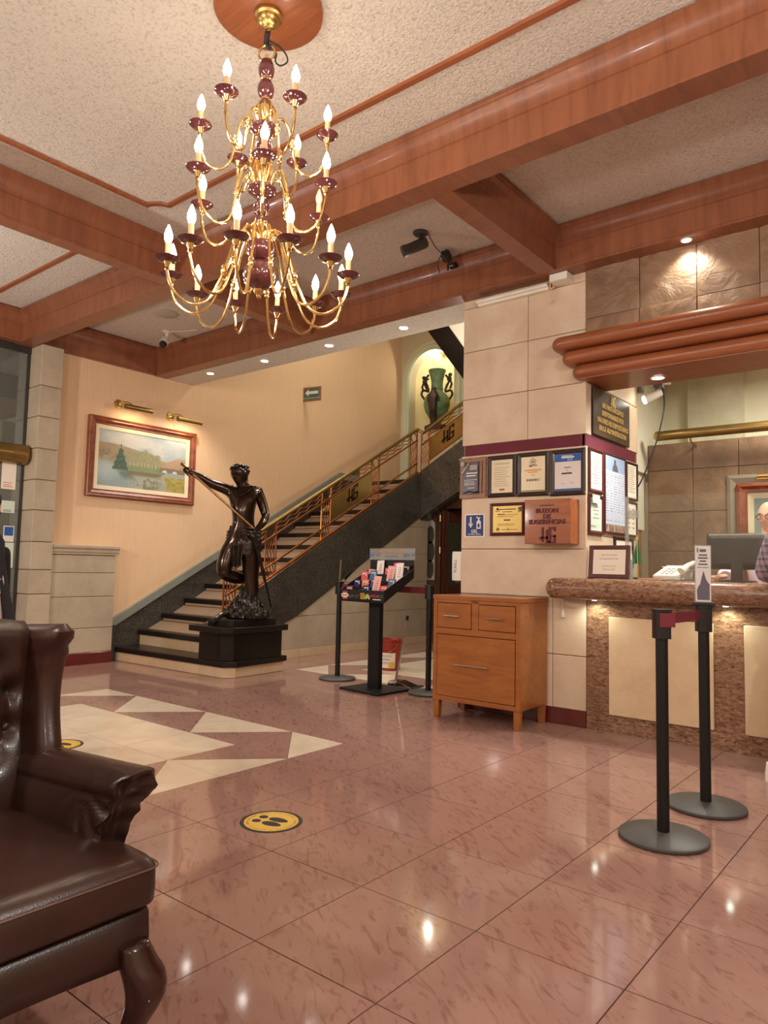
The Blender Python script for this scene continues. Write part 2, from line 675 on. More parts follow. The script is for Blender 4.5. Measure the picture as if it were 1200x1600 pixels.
# ------------------------------------------------------------------ ROOM SHELL
ZB, ZC = 3.51, 3.86          # underside of the beams, ceiling
XW = -7.85                   # left wall plane
YC = 5.194                   # front plane of column and desk
NEAR, RIGHT = -3.6, 3.6      # lobby ends behind / beside the camera

# floor: grout bed + loose tiles (each tile an object)
fl = struct(MB().box(-9.6, RIGHT + .1, NEAR - .1, 10.3, -0.06, -0.003).build('floor', 'grout', smooth=0))
GX, GY, TX0, TY0 = 0.488, 0.508, -0.773, 1.568


def gx(k):
    return TX0 + GX * k


def gy(k):
    return TY0 + GY * k if k <= 4 else TY0 + GY * 4 + 0.53 * (k - 4)


g = 0.0022


def tile_mesh(poly, name):
    cx = sum(p[0] for p in poly) / len(poly)
    cy = sum(p[1] for p in poly) / len(poly)

    def sh(p, d):
        L = math.hypot(p[0] - cx, p[1] - cy)
        return (p[0] - (p[0] - cx) * d / L, p[1] - (p[1] - cy) * d / L)
    a = [sh(p, g * 1.5) for p in poly]
    m = MB()
    m.loft([[(x, y, -0.004) for x, y in a], [(x, y, 0) for x, y in a]], 0, True, False)
    m.add([(x, y, 0) for x, y in a], [tuple(range(len(a)))])
    return m


TMESH = {}


def put_tile(kind, mat, w_, h_, x, y):
    key = (kind, mat, round(h_, 3), round(w_, 3))
    polys = {'sq': [(0, 0), (w_, 0), (w_, h_), (0, h_)],
             'bl': [(0, 0), (w_, 0), (0, h_)], 'tr': [(w_, 0), (w_, h_), (0, h_)],
             'br': [(0, 0), (w_, 0), (w_, h_)], 'tl': [(0, 0), (w_, h_), (0, h_)]}
    if key not in TMESH:
        o = tile_mesh(polys[kind], 'tile').build('tile', mat, fl, smooth=0)
        TMESH[key] = o
        o.location = (x, y, 0)
    else:
        share(TMESH[key], 'tile', fl, (x, y, 0))


def pattern(i, j):
    """(diagonal, lower/left piece cream?, upper piece cream?) for the inlaid star; cell i,j counted from a corner of a 6 x 6 square"""
    if not (0 <= i < 6 and 0 <= j < 6):
        return None
    if 1 <= i <= 4 and 1 <= j <= 4:
        return 'C'
    e = {(0, 0): 'bl', (5, 0): 'br', (0, 5): 'tl', (5, 5): 'tr'}
    if (i, j) in e:
        return e[(i, j)]
    if j == 0:
        return 'bl' if i in (2, 4) else 'br'
    if j == 5:
        return 'tl' if i in (2, 4) else 'tr'
    if i == 0:
        return 'bl' if j in (2, 4) else 'tl'
    return 'br' if j in (2, 4) else 'tr'


def seen(x, y):
    """cell roughly inside the photographed part of the floor"""
    v = Vector((x, y, -1.17))
    d = v.dot(fwv)
    if d < 0.35:
        return False
    px, py = v.dot(r2) / d * 1114, v.dot(u2) / d * 1114
    return -760 < px < 760 and -1000 < py < 900


ntile = 0
rest = MB()
for ix in range(-20, 9):
    for iy in range(-11, 17):
        far = iy >= 8                        # the corridor beyond has its own slightly larger grid
        x0, y0 = (-5.855 + .505 * (ix + 10) if far else gx(ix)), gy(iy)
        GW = .505 if far else GX
        h_ = gy(iy + 1) - y0
        if x0 > RIGHT or x0 < -9.5 or y0 < NEAR or y0 > 9.4:
            continue
        cx, cy = x0 + GW / 2, y0 + h_ / 2
        hidden = (x0 > -2.25 and y0 > 5.4) or (-3.1 < x0 and y0 > 5.4 and x0 > -3.3) or (x0 < -6.75 and y0 > 4.8) or x0 < -8.0
        if not seen(cx, cy) or hidden or (y0 > 6.2 and x0 > -3.5):
            rest.box(x0 + g, x0 + GW - g, y0 + g, y0 + h_ - g, -0.003, 0)
            continue
        p = pattern(ix + 10, iy - 8) if far else pattern(ix + 11, iy + 2)
        ntile += 1
        if p is None:
            put_tile('sq', 'floor', GW, h_, x0, y0)
        elif p == 'C':
            put_tile('sq', 'floor_c', GW, h_, x0, y0)
        else:
            put_tile(p, 'floor_c', GW, h_, x0, y0)
            put_tile({'bl': 'tr', 'tr': 'bl', 'br': 'tl', 'tl': 'br'}[p], 'floor', GW, h_, x0, y0)
o = rest.build('tile_field', 'floor', fl, smooth=0)
o['kind'] = 'stuff'

# ceiling slab (lobby), soffit over the stair edge, stairwell lid
c = MB()
c.box(-9.6, RIGHT + .1, NEAR - .1, 5.3, ZC, ZC + .12)
struct(c.build('ceiling', 'ceil', smooth=0))
struct(MB().box(XW - .1, -3.342, 5.2, 5.62, ZB, ZC + 2.3).build('ceiling_soffit', 'ceil', smooth=0))
struct(MB().box(XW - .1, -2.2, 5.5, 10.3, 6.1, 6.2).build('ceiling_stairwell', 'plaster_g', smooth=0))


def beam(name, p0, p1, width, left=True, right=True, parent=None, mat='wood_beam', proj=0.05):
    """moulded timber beam along p0->p1 (underside centre line); a crown on the sides asked for"""
    d = Vector((p1[0] - p0[0], p1[1] - p0[1], 0))
    L = d.length
    ang = math.atan2(d.y, d.x)
    h = width / 2
    H = ZC - ZB
    side = [(h, 0.0), (h, 0.018), (h - .008, 0.024), (h - .008, .185), (h + .002, .19), (h + .002, .2), (h + .006, .235), (h + .022, .27), (h + .042, .292),
            (h + .042, .305), (h + proj, .312), (h + proj, .33), (h + proj - .012, .334), (h + proj - .012, H - .004)]
    flat = [(h, 0.0), (h, H - .004)]
    R_ = side if right else flat
    L_ = side if left else flat
    poly = [(-a, b) for a, b in reversed(L_)] + [(a, b) for a, b in R_]
    m = MB()
    # local x along the beam, y across (right = -y), z up
    m.prism([(-a, b) for a, b in poly], 'x', 0, L)
    o = m.build(name, mat, parent, smooth=25, loc=(p0[0], p0[1], ZB + (.003 if abs(d.y) > abs(d.x) else 0)))
    o.rotation_euler = (0, 0, ang)
    return struct(o)


beam('beam', (XW - .1, 3.455), (-5.06, 3.475), 0.17)
beam('beam', (-5.06, 3.475), (RIGHT, 3.475), 0.17)
beam('beam', (XW - .1, 5.125), (RIGHT, 5.105), 0.17, left=False, right=True)
beam('beam', (-2.468, 3.40), (-2.468, 5.1), 0.145)
beam('beam', (-5.125, NEAR), (-5.125, 5.1), 0.13)
beam('beam', (-7.87, 5.1), (-7.87, NEAR), 0.12, left=True, right=False)
beam('beam', (XW - .1, 0.2), (RIGHT, 0.2), 0.17)
beam('beam', (1.35, NEAR), (1.35, 5.1), 0.145)


def strip(name, pts, wd, z0, z1, mat, parent=None):
    m = MB()
    P = [Vector((p[0], p[1], 0)) for p in pts]
    rings = []
    for i, p in enumerate(P):
        a = (P[i] - P[i - 1]).normalized() if i else (P[1] - P[0]).normalized()
        b = (P[i + 1] - P[i]).normalized() if i < len(P) - 1 else a
        t = (a + b).normalized()
        n = Vector((-t.y, t.x, 0)) * (wd / 2 / max(0.5, t.dot(a)))
        rings.append([tuple(p - n + Vector((0, 0, z1))), tuple(p - n * .8 + Vector((0, 0, z0))), tuple(p + n * .8 + Vector((0, 0, z0))), tuple(p + n + Vector((0, 0, z1)))])
    m.loft(rings)
    return struct(m.build(name, mat, parent, smooth=30))


# thin red mouldings planted on the bay ceilings
notch = [(-4.56, 2.985), (-4.585, 2.935), (-4.62, 2.905), (-4.655, 2.885), (-4.69, 2.88)]
strip('trim_1', [(1.0, 2.985)] + notch + [(-4.69, 0.75)], 0.045, ZC - .018, ZC, 'wood')
strip('trim_2', [(-5.55, 2.97), (-7.45, 2.97), (-7.45, 0.7)], 0.05, ZC - .018, ZC, 'wood')

# ---------------- walls
struct(MB().box(XW - .12, XW, 3.75, 10.3, 0, 6.2).build('wall_left', 'peach', smooth=0))
ARCX, ARCZ, ARCR = -7.15, 4.53, 0.48
m = MB()
YB = 10.13
N = 20
# back wall of the stairwell with the arched niche opening
arcpts = [(ARCX + ARCR * math.cos(a), ARCZ + ARCR * math.sin(a)) for a in [PI * k / N for k in range(N + 1)]]
m.prism([(-2.2, 0), (-2.2, 6.2)] + [(ARCX, 6.2)] + list(reversed(arcpts[:N // 2 + 1])) + [(ARCX + ARCR, 3.5), (ARCX + ARCR, 0)], 'y', YB, YB + .14)
m.prism([(XW - .1, 6.2), (XW - .1, 0), (ARCX - ARCR, 0), (ARCX - ARCR, 3.5)] + list(reversed(arcpts[N // 2:])) + [(ARCX, 6.2)], 'y', YB, YB + .14)
m.box(ARCX - ARCR, ARCX + ARCR, YB, YB + .14, 0, 3.58)
struct(m.build('wall_back', 'plaster_g', smooth=0))
m = MB()   # niche: half-round recess with domed head
rings = []
for zz in (3.58, 4.0, ARCZ):
    rings.append([(ARCX + (ARCR + .02) * math.cos(a), YB + .12 + .42 * math.sin(a), zz) for a in [PI * k / 16 for k in range(17)]])
for k in range(1, 7):
    e = PI / 2 * k / 6
    q = math.cos(e)
    rings.append([(ARCX + (ARCR + .02) * q * math.cos(a), YB + .12 + .42 * q * math.sin(a), ARCZ + (ARCR + .02) * math.sin(e)) for a in [PI * k / 16 for k in range(17)]])
m.loft(rings, 0, closed=False)
m.prism([(ARCX + .52 * math.cos(PI * k / 16), YB + .1 + .45 * math.sin(PI * k / 16)) for k in range(17)], 'z', 3.55, 3.58)
struct(m.build('wall_niche', 'niche', smooth=50))
# moulded arch surround
prof = [(0.0, 0), (0.0, -.05), (.03, -.075), (.05, -.05), (.085, -.05), (.10, -.07), (.13, -.07), (.15, -.04), (.175, -.04), (.19, -.02), (.19, 0)]
path = [(ARCX + ARCR, 2.54, 1, 0)] + [(ARCX + ARCR * math.cos(a), ARCZ + ARCR * math.sin(a), math.cos(a), math.sin(a)) for a in [PI * k / 28 for k in range(29)]] + [(ARCX - ARCR, 2.54, -1, 0)]
rings = [[(px + nx * a, YB + b, pz + nz * a) for a, b in prof] for px, pz, nx, nz in path]
struct(MB().loft(rings).build('trim_arch', 'arch', smooth=30))

# lobby ends behind and beside the camera, entrance side
struct(MB().box(-9.6, RIGHT + .1, NEAR - .12, NEAR, 0, ZC).build('wall_near', 'lime', smooth=0))
struct(MB().box(RIGHT, RIGHT + .12, NEAR, YC, 0, ZC).build('wall_right', 'lime', smooth=0))
struct(MB().box(-9.6, -9.5, NEAR, 4.0, 0, ZC).build('wall_street', plain('street_grey', (92, 98, 94), 0.8), smooth=0))

# pilaster at the entrance: limestone blocks with recessed joints
pil = struct(MB().box(-8.7, -7.715, 3.57, 3.78, 0, 3.515).build('column_pilaster', 'joint', smooth=0))
zj = [0, .42, .78, 1.08, 1.40, 1.72, 2.04, 2.36, 2.68, 3.00, 3.32, 3.515]
zj = [0.13, .405, .80, 1.06, 1.36, 1.70, 2.03, 2.37, 2.72, 3.06, 3.515]
for a, b in zip(zj[:-1], zj[1:]):
    MB().box(-7.98, -7.70, 3.555, 3.795, a + .004, b - .004).build('stone_block', 'lime_g', pil, smooth=0, bevel=.006)
    MB().box(-8.72, -7.984, 3.555, 3.795, a + .004, b - .004).build('stone_block', 'lime_g', pil, smooth=0, bevel=.006)
MB().box(-8.72, -7.69, 3.548, 3.80, 0, .13).build('skirting_block', 'burg_d', pil, smooth=0, bevel=.004)

# stone dado between the entrance pilaster and the stair
dado = struct(MB().box(XW, -7.745, 3.80, 4.56, 0, 1.30).build('wall_dado', 'joint', smooth=0))
for a, b in zip([.13, .405, .76, 1.03], [.405, .76, 1.03, 1.23]):
    MB().box(XW, -7.735, 3.80, 4.565, a + .003, b - .003).build('stone_block', 'lime_g', dado, smooth=0, bevel=.005)
MB().box(XW, -7.728, 3.80, 4.57, 0, .13).build('skirting_block', 'burg_d', dado, smooth=0, bevel=.004)
m = MB().prism([(0, 0), (-.125, 0), (-.125, .02), (-.135, .03), (-.135, .06), (-.15, .075), (-.15, .105), (0, .105)], 'y', 3.80, 4.60)
m.build('stone_cap', 'lime_g', dado, smooth=0, bevel=.004, loc=(XW, 0, 1.235)).rotation_euler = (0, 0, 0)
for ch in dado.children:
    if ch.name.startswith('stone_cap'):
        ch.scale = (-1, 1, 1)

# ---------------- entrance glass wall
XG = -7.98
gw = struct(MB().box(XG - .02, XG + .02, NEAR, 3.555, 0, .12).box(XG - .02, XG + .02, 3.525, 3.555, 0, 3.5).box(XG - .03, XG + .03, NEAR, 3.555, 3.44, 3.52)
            .box(XG - .02, XG + .02, 1.9, 1.94, 0, 3.5).build('window_1', plain('window_alu', (70, 68, 62), 0.4, 0.6), smooth=0))
for a, b in ((2.36, 3.44), (.12, 2.24)):
    MB().box(XG - .006, XG + .006, 1.94, 3.525, a, b).build('pane', 'glass_d', gw, smooth=0)
    MB().box(XG - .006, XG + .006, NEAR, 1.9, a, b).build('pane', 'glass_d', gw, smooth=0)
hd = thing('brass_door_header', 'rounded brass header tube across the entrance glass, ending at the stone pilaster', 'header', (XG + .1, 3.50, 2.30))
MB().tube([(0, -3.2, 0), (0, 0, 0)], .105, 20).build('tube', 'brass_d', hd)
MB().lathe([(.105, 0), (.11, .004), (.11, .03), (.09, .04), (.02, .045)], 20, M=Matrix.Rotation(-PI / 2, 4, 'X')).build('end_cap', 'brass_d', hd)
MB().box(.09, .112, -1.6, -.14, -.012, .012).build('groove_bar', 'brass', hd, smooth=0, bevel=.004)
hd.location.y = 3.49

# ---------------- column with cladding
cx0, cx1, cy1 = -3.342, -2.216, 6.33
col = struct(MB().box(cx0 + .012, cx1 - .012, YC + .012, cy1, 0, 3.6).build('column', 'joint', smooth=0))


def clad(x0, x1, z0, z1, mat='lime', dy=0.0):
    MB().box(x0 + .002, x1 - .002, YC - dy, YC + .03, z0 + .0025, z1 - .0025).build('stone_panel', mat, col, smooth=0, bevel=.004)


def clad_side(y0, y1, z0, z1, mat='lime', dx=0.0):
    MB().box(cx1 - .03, cx1 + dx, y0 + .002, y1 - .002, z0 + .0025, z1 - .0025).build('stone_panel', mat, col, smooth=0, bevel=.004)


for a, b in ((.12, .525), (.525, .96)):
    clad(cx0, -2.49, a, b)
    clad(-2.49, cx1, a, b)
clad(cx0, cx1, .96, 1.337)
clad(cx0, cx1, 1.337, 1.772)
clad(cx0, cx1, 1.772, 2.135)
for a, b in ((2.226, 2.632), (2.632, 3.05), (3.05, 3.44), (3.44, 3.60)):
    clad(cx0, -2.715, a, b)
    clad(-2.715, cx1, a, b)
MB().box(cx0 + .03, cx1 - .015, YC + .004, YC + .03, 2.135, 2.226).build('painted_band', 'burg', col, smooth=0)
MB().box(cx1 - .03, cx1 - .005, YC + .004, cy1 - .05, 2.135, 2.226).build('painted_band', 'burg', col, smooth=0)
MB().box(cx0 - .008, cx1, YC - .008, YC + .03, 0, .12).build('skirting_block', 'burg_d', col, smooth=0, bevel=.004)
MB().box(cx0, cx1, YC - .01, YC + .02, 1.768, 1.780).build('ledge_moulding', 'lime', col, smooth=0, bevel=.003)
MB().box(cx0, cx1, YC - .006, YC + .02, 2.118, 2.134).build('ledge_moulding', 'lime', col, smooth=0, bevel=.003)
for a, b in ((1.12, 1.45), (1.45, 2.135)):
    clad_side(YC + .004, cy1, a, b)
clad_side(YC + .004, 5.30, 2.226, 2.64)
clad_side(6.09, cy1, 2.226, 2.64)
clad_side(5.30, 6.09, 2.626, 2.64)
clad_side(YC + .004, cy1, 2.64, 3.05)
clad_side(YC + .004, cy1, 3.05, 3.58)

# ---------------- stone wall over the desk
sw = struct(MB().box(cx1 + .002, RIGHT, YC + .012, 5.57, 2.70, ZC).build('wall_desk_header', 'joint', smooth=0))
xs = [-2.212, -1.795, -1.393, -.99, -.59, -.19, .21, .61, 1.01]
first = {}
for i in range(len(xs) - 1):
    for z0, z1 in ((2.72, 3.125), (3.125, 3.56)):
        dz = random.choice((0, .004, .008, .012))
        wd, ht = xs[i + 1] - xs[i] - .005, z1 - z0 - .005
        m = MB()
        n = 11
        rings = []
        rnd = random.Random(i * 7 + int(z0 * 10))
        for a in range(n + 1):
            row = []
            for b in range(n + 1):
                edge = a in (0, n) or b in (0, n)
                row.append((xs[i] + .0025 + wd * b / n, YC - .004 - dz - (0 if edge else rnd.uniform(0, .016)), z0 + .0025 + ht * a / n))
            rings.append(row)
        m.loft(rings, 0, False, False)
        back = [(xs[i] + .0025, YC + .02, z0 + .0025), (xs[i] + .0025 + wd, YC + .02, z0 + .0025), (xs[i] + .0025 + wd, YC + .02, z1 - .0025), (xs[i] + .0025, YC + .02, z1 - .0025)]
        fr = [(p[0], YC - .004 - dz, p[2]) for p in back]
        m.loft([back, fr], 0, True, False)
        m.build('stone_tile', 'slate', sw, smooth=70)

# canopy: three stacked bullnose timbers, open downlit soffit
can = thing('desk_canopy', 'cherry wood canopy of three stacked rounded mouldings over the reception desk', 'canopy', (0, 0, 0))
for k in range(3):
    zc, r = 2.694 + .109 * k, .0535
    fy, lx, rc = 5.06 - .042 * k, -2.30 - .066 * k, .05
    rings = []
    for e in range(11):
        a = -PI / 2 + PI * e / 10
        ins = r - r * math.cos(a)
        ring = [(lx + ins, YC + .003)]
        for q in range(7):
            t = PI + PI / 2 * q / 6
            R_ = max(rc + .045 - ins, .002)
            cx_, cy_ = lx + rc + .045, fy + rc + .045
            ring.append((cx_ + R_ * math.cos(t), cy_ + R_ * math.sin(t)))
        ring += [(RIGHT, fy + ins), (RIGHT, YC + .003)]
        rings.append([(x, y, zc + r * math.sin(a)) for x, y in ring])
    MB().loft(rings).build('moulding', 'wood', can, smooth=50)
MB().box(-2.21, RIGHT, 5.10, 5.58, 2.636, 2.654).box(-2.21, RIGHT, 5.56, 5.58, 2.654, 2.9).build('soffit_board', 'wood', can, smooth=0)
MB().box(-2.36, RIGHT, YC - .12, YC - .012, 2.964, 2.975).build('top_board', 'wood', can, smooth=0)


def downlight(label, loc, power, spot=90, col=NEUT, lens='led', rad=.055, par=None, tgt=None):
    d = thing('downlight', label, 'downlight', loc)
    MB().lathe([(rad, .0), (rad, -.006), (rad * .78, -.008), (rad * .7, -.002), (rad * .7, .0)], 20, cap=False).build('trim_ring', 'white', d)
    MB().lathe([(rad * .68, .0), (rad * .5, -.004), (.002, -.006)], 16, cap=True).build('lens', lens, d)
    lamp('SPOT', 'downlight_lamp', (loc[0], loc[1], loc[2] - .03), power, col, .03, tgt or (loc[0], loc[1], 0), spot, .7)
    return d


for i, (x, y, lab) in enumerate(((-7.14, 5.36, 'small recessed downlight in the soffit nearest the left wall'), (-6.17, 5.38, 'small recessed downlight in the soffit, second from the left wall'),
                                 (-5.16, 5.39, 'small recessed downlight in the soffit, second from the pillar'), (-4.17, 5.40, 'small recessed downlight in the soffit closest to the pillar'))):
    o = downlight(lab, (x, y, ZB - .001), 45, 120)
    o['group'] = 'downlights in the plaster soffit'
downlight('recessed downlight set in the wooden canopy over the reception desk', (-1.73, 5.38, 2.634), 46, 120)
lamp('SPOT', 'downlight_lamp', (-.55, 5.3, 2.60), 46, NEUT, .03, (-.55, 5.0, 0), 120, .7)
downlight('recessed downlight in the beam underside washing the rough stone tiles', (-1.43, 5.085, ZB - .001), 11, 120, col=(0.93, 1, 0.9), tgt=(-1.43, 5.22, 2.9), rad=.04)

# ---------------- reception desk
dk = thing('reception_desk', 'granite reception desk with rounded counter and cream marble panels', 'desk', (0, 0, 0))
MB().box(cx1 + .003, RIGHT, YC, YC + .12, 0, .96).build('front', 'granite_b', dk, smooth=0)
rings = []
for e in range(13):                       # bullnose slab, rounded left end
    a = -PI / 2 + PI * e / 12
    r, zc = .078, 1.037
    ins = .07 - .07 * math.cos(a)
    ring = []
    lx, fy, rc = -2.495, 5.0, .11
    for q in range(9):
        t = PI + PI / 2 * q / 8
        R_ = rc - ins
        ring.append((lx + rc + R_ * math.cos(t), fy + rc + R_ * math.sin(t)))
    ring += [(RIGHT, fy + ins), (RIGHT, 5.60), (cx1 + .003, 5.60), (cx1 + .003, YC - .003), (lx + ins, YC - .003)]
    rings.append([(x, y, zc + r * math.sin(a)) for x, y in ring])
MB().loft(rings).build('counter', 'granite_b', dk, smooth=50)
for x in (-2.035, -1.125, -.215):
    o = MB().box(x, x + .72, YC - .022, YC - .002, .128, .836).build('panel', 'cream', dk, smooth=0, bevel=.006)
MB().box(cx1 + .02, RIGHT, 5.45, 5.58, 0, .956).build('back_board', 'wood_dark', dk, smooth=0)
for x in (-2.12, -1.22):
    MB().ball((x, 5.12, .961), (.022, .022, .008), 10, 6).build('under_counter_lamp', 'led_g', dk)
    lamp('SPOT', 'under_counter_light', (x, 5.115, .945), 3.0, (.88, 1.0, .82), .02, (x, 5.175, .3), 150, .6)

# glass screen on the counter
gs = thing('counter_screen', 'clear sneeze screen standing on the reception counter', 'screen', (0, 0, 0))
MB().box(-1.945, RIGHT - .2, 5.298, 5.304, 1.118, 1.735).build('pane', 'glass', gs, smooth=0)
MB().box(-1.952, -1.93, 5.29, 5.312, 1.118, 1.735).build('edge_strip', 'acrylic', gs, smooth=0)
for x, z in ((-1.90, 1.60), (-1.96, 1.14)):
    MB().box(x - .035, x + .045, 5.285, 5.317, z - .03, z + .03).build('clip', 'acrylic', gs, smooth=0, bevel=.004)

# ---------------- reception back office
YR = 7.0
bw = struct(MB().box(-2.36, RIGHT, YR + .012, YR + .2, 0, 2.41).build('wall_reception', 'joint', smooth=0))
xj = [-2.352, -1.935, -1.54, -1.14, -.74, -.34, .06, .46]
zj = [.6, 1.0, 1.375, 1.75, 2.15, 2.405]
for i in range(len(xj) - 1):
    for a, b in zip(zj[:-1], zj[1:]):
        dz = random.choice((0, .003, .006))
        MB().box(xj[i] + .002, xj[i + 1] - .002, YR - dz, YR + .02, a + .002, b - .002).build('stone_tile', 'slate_b', bw, smooth=0, bevel=.004)
cream_g = plain('office_cream', (232, 226, 204), 0.85, 0, 0, 0.05, 4, (8, 0.2, .01))
struct(MB().box(-2.6, RIGHT, 7.55, 7.65, 2.2, 4.2).box(-2.6, RIGHT, YR + .05, 7.6, 2.395, 2.41).build('wall_office_back', cream_g, smooth=0))
struct(MB().box(-2.62, -2.36, 6.33, 7.65, 2.13, 4.2).box(-2.62, -2.40, 6.33, 7.05, 1.58, 2.13).build('wall_office_side', cream_g, smooth=0))
struct(MB().box(-2.62, -2.42, 6.30, 7.0, 0, 1.58).build('trim_office_panel', 'wood_tan', smooth=0))
struct(MB().box(-2.62, RIGHT, 5.55, 7.65, 3.2, 3.3).build('ceiling_office', plain('office_ceiling', (190, 184, 164), 0.9), smooth=0))
struct(MB().box(-2.1, -1.6, 7.44, 7.56, 2.41, 3.2).build('trim_marble_strip', limestone('office_marble', (226, 220, 196), (190, 186, 160), 0.4), smooth=0))

# ------------------------------------------------------------------ STAIRCASE
NR, RUN, RISE, Y0, Z0 = 13, 0.32, 0.1825, 4.645, 0.168
XS = -6.60


def yn(k):
    return Y0 + RUN * k


def zn(k):
    return Z0 + RISE * k


st = struct(MB().prism([(5.0, 0), (5.0, .3)] + [(yn(k) + .06, zn(k) - .06) for k in range(2, NR + 1)] + [(9.30, zn(NR) - .06), (9.30, zn(NR) - .26), (8.9, zn(NR) - .3), (5.4, 0)], 'x', XW, XS + .01)
            .box(XW, -4.9, 9.07, YB, zn(NR) - .22, zn(NR) - .06).build('staircase', 'joint', smooth=0))
# starting platform: cream riser blocks and black slab with chamfered corner
pf = [(XW, 4.675), (-5.955, 4.72), (-5.865, 4.72 + .01), (-5.82, 4.83), (-5.87, 5.53), (-6.62, 5.53), (-6.62, 5.02), (XW, 5.02)]
pf = [(-7.83, 4.67), (-5.90, 4.735), (-5.825, 4.83), (-5.88, 5.55), (-6.62, 5.55), (-6.62, 5.0), (-7.83, 5.0)]
MB().prism([(-7.83, 4.69), (-5.91, 4.75), (-5.845, 4.835), (-5.90, 5.54), (-6.62, 5.54), (-6.62, 5.0), (-7.83, 5.0)], 'z', 0, .106).build('platform_core', 'joint', st, smooth=0)
edge = [Vector(p) for p in pf[:4]]
for a, b in zip(edge[:-1], edge[1:]):
    L = (b - a).length
    n = max(1, round(L / .42))
    u = (b - a) / L
    nrm = Vector((-u.y, u.x))
    for q in range(n):
        p, r = a + u * (L * q / n + .001), a + u * (L * (q + 1) / n - .001)
        MB().prism([tuple(p), tuple(r), tuple(r + nrm * .03), tuple(p + nrm * .03)], 'z', 0.002, .107).build('riser_block', 'cream', st, smooth=0, bevel=.002)
ov = [(-7.83, 4.645), (-5.89, 4.712), (-5.80, 4.825), (-5.855, 5.58), (-6.62, 5.58), (-6.62, 5.02), (-7.83, 5.02)]
MB().prism(ov, 'z', .107, .168).build('platform_slab', 'black_marble', st, smooth=0, bevel=.008)
for k in range(1, NR + 1):
    xr = XS + .0 if k > 1 else -6.32
    MB().box(-7.82, xr, yn(k) + .018, yn(k) + .05, zn(k - 1) + .001, zn(k) - .058).build('riser', 'cream', st, smooth=0, bevel=.002)
    back = yn(k) + RUN + .03 if k < NR else YB
    MB().box(-7.82, xr, yn(k) - .012, back, zn(k) - .058, zn(k)).build('tread', 'black_marble', st, smooth=0, bevel=.006)
# second flight rising to the right along the back wall
for k in range(1, 6):
    x = -6.5 + .32 * (k - 1)
    MB().box(x + .02, x + .05, 9.08, YB, zn(NR) + RISE * (k - 1), zn(NR) + RISE * k - .048).build('riser', 'cream', st, smooth=0)
    MB().box(x - .01, x + .36, 9.08, YB, zn(NR) + RISE * k - .048, zn(NR) + RISE * k).build('tread', 'black_marble', st, smooth=0, bevel=.006)


def ztop(y):
    return .966 + (y - 5.914) * .546


def stringer(name, y0, y1):
    a, b = ztop(y0), ztop(y1)
    poly = [(y0, max(a - .72, 0)), (y1, max(b - .72, 0)), (y1, b), (y0, a)]
    return MB().prism(poly, 'x', XS - .06, XS + .02).build(name, 'granite', st, smooth=0, bevel=.003)


for y0, y1 in ((5.05, 6.42), (6.424, 7.80), (7.804, 9.06)):
    stringer('stringer_slab', y0, y1)


def ztop2(x):
    return 2.70 + (x + 6.58) * .55


for x0, x1 in ((-6.58, -5.60), (-5.596, -4.6)):
    MB().prism([(x0, ztop2(x0) - .76), (x1, ztop2(x1) - .76), (x1, ztop2(x1)), (x0, ztop2(x0))], 'y', 9.04, 9.10).build('stringer_slab', 'granite', st, smooth=0, bevel=.003)
MB().prism([(-6.62, ztop2(-6.62) - .77), (-4.6, ztop2(-4.6) - .77), (-4.6, ztop2(-4.6) - .70), (-6.62, ztop2(-6.62) - .70)], 'y', 9.10, YB).build('soffit_slab', 'granite', st, smooth=0)
# upper flight seen edge-on, rising toward the lobby, with plaster parapet
MB().prism([(6.3, 3.705 + .515 * 1.46), (9.0, 3.705 - .515 * 1.24), (9.0, 3.92 - .515 * 1.24), (6.3, 3.92 + .515 * 1.46)], 'x', -5.04, -4.74).build('upper_stringer', 'black_marble', st, smooth=0)
MB().prism([(6.3, 3.92 + .515 * 1.46), (9.0, 3.92 - .515 * 1.24), (9.0, 6.0), (6.3, 6.0)], 'x', -5.02, -4.95).build('upper_parapet', 'plaster', st, smooth=0)

MB().prism([(6.3, 3.72 + .515 * 1.46), (9.0, 3.72 - .515 * 1.24), (9.0, 3.92 - .515 * 1.24), (6.3, 3.92 + .515 * 1.46)], 'x', -4.738, -3.9).build('upper_soffit', 'plaster', st, smooth=0)
# wall-side skirting slab and grey capping strip
MB().prism([(4.62, 0.0), (5.2, .1), (9.0, 2.2), (9.0, 2.80), (8.55, 2.60), (4.62, .392)], 'x', XW, XW + .025).build('wall_skirting_slab', 'granite', st, smooth=0)
MB().prism([(4.585, .375), (8.50, 2.573), (9.2, 2.573), (9.2, 2.675), (8.50, 2.685), (4.585, .484)], 'x', XW, XW + .045).build('skirting_cap', 'grey_cap', st, smooth=0, bevel=.006)
MB().box(XW, -7.79, 4.57, 4.64, 0, .42).build('end_block', 'granite', st, smooth=0, bevel=.003)

# wall below the stair: stone panels cut to the slope
uw = struct(MB().prism([(5.56, .001), (9.30, .001), (9.30, 1.98), (6.3, .30)], 'x', XS - .10, XS - .02).build('wall_under_stair', 'joint', smooth=0))
zj = [.105, .52, .95, 1.38, 1.80, 2.2]


def yslope(z):
    return 6.288 + (z - .453) / .549


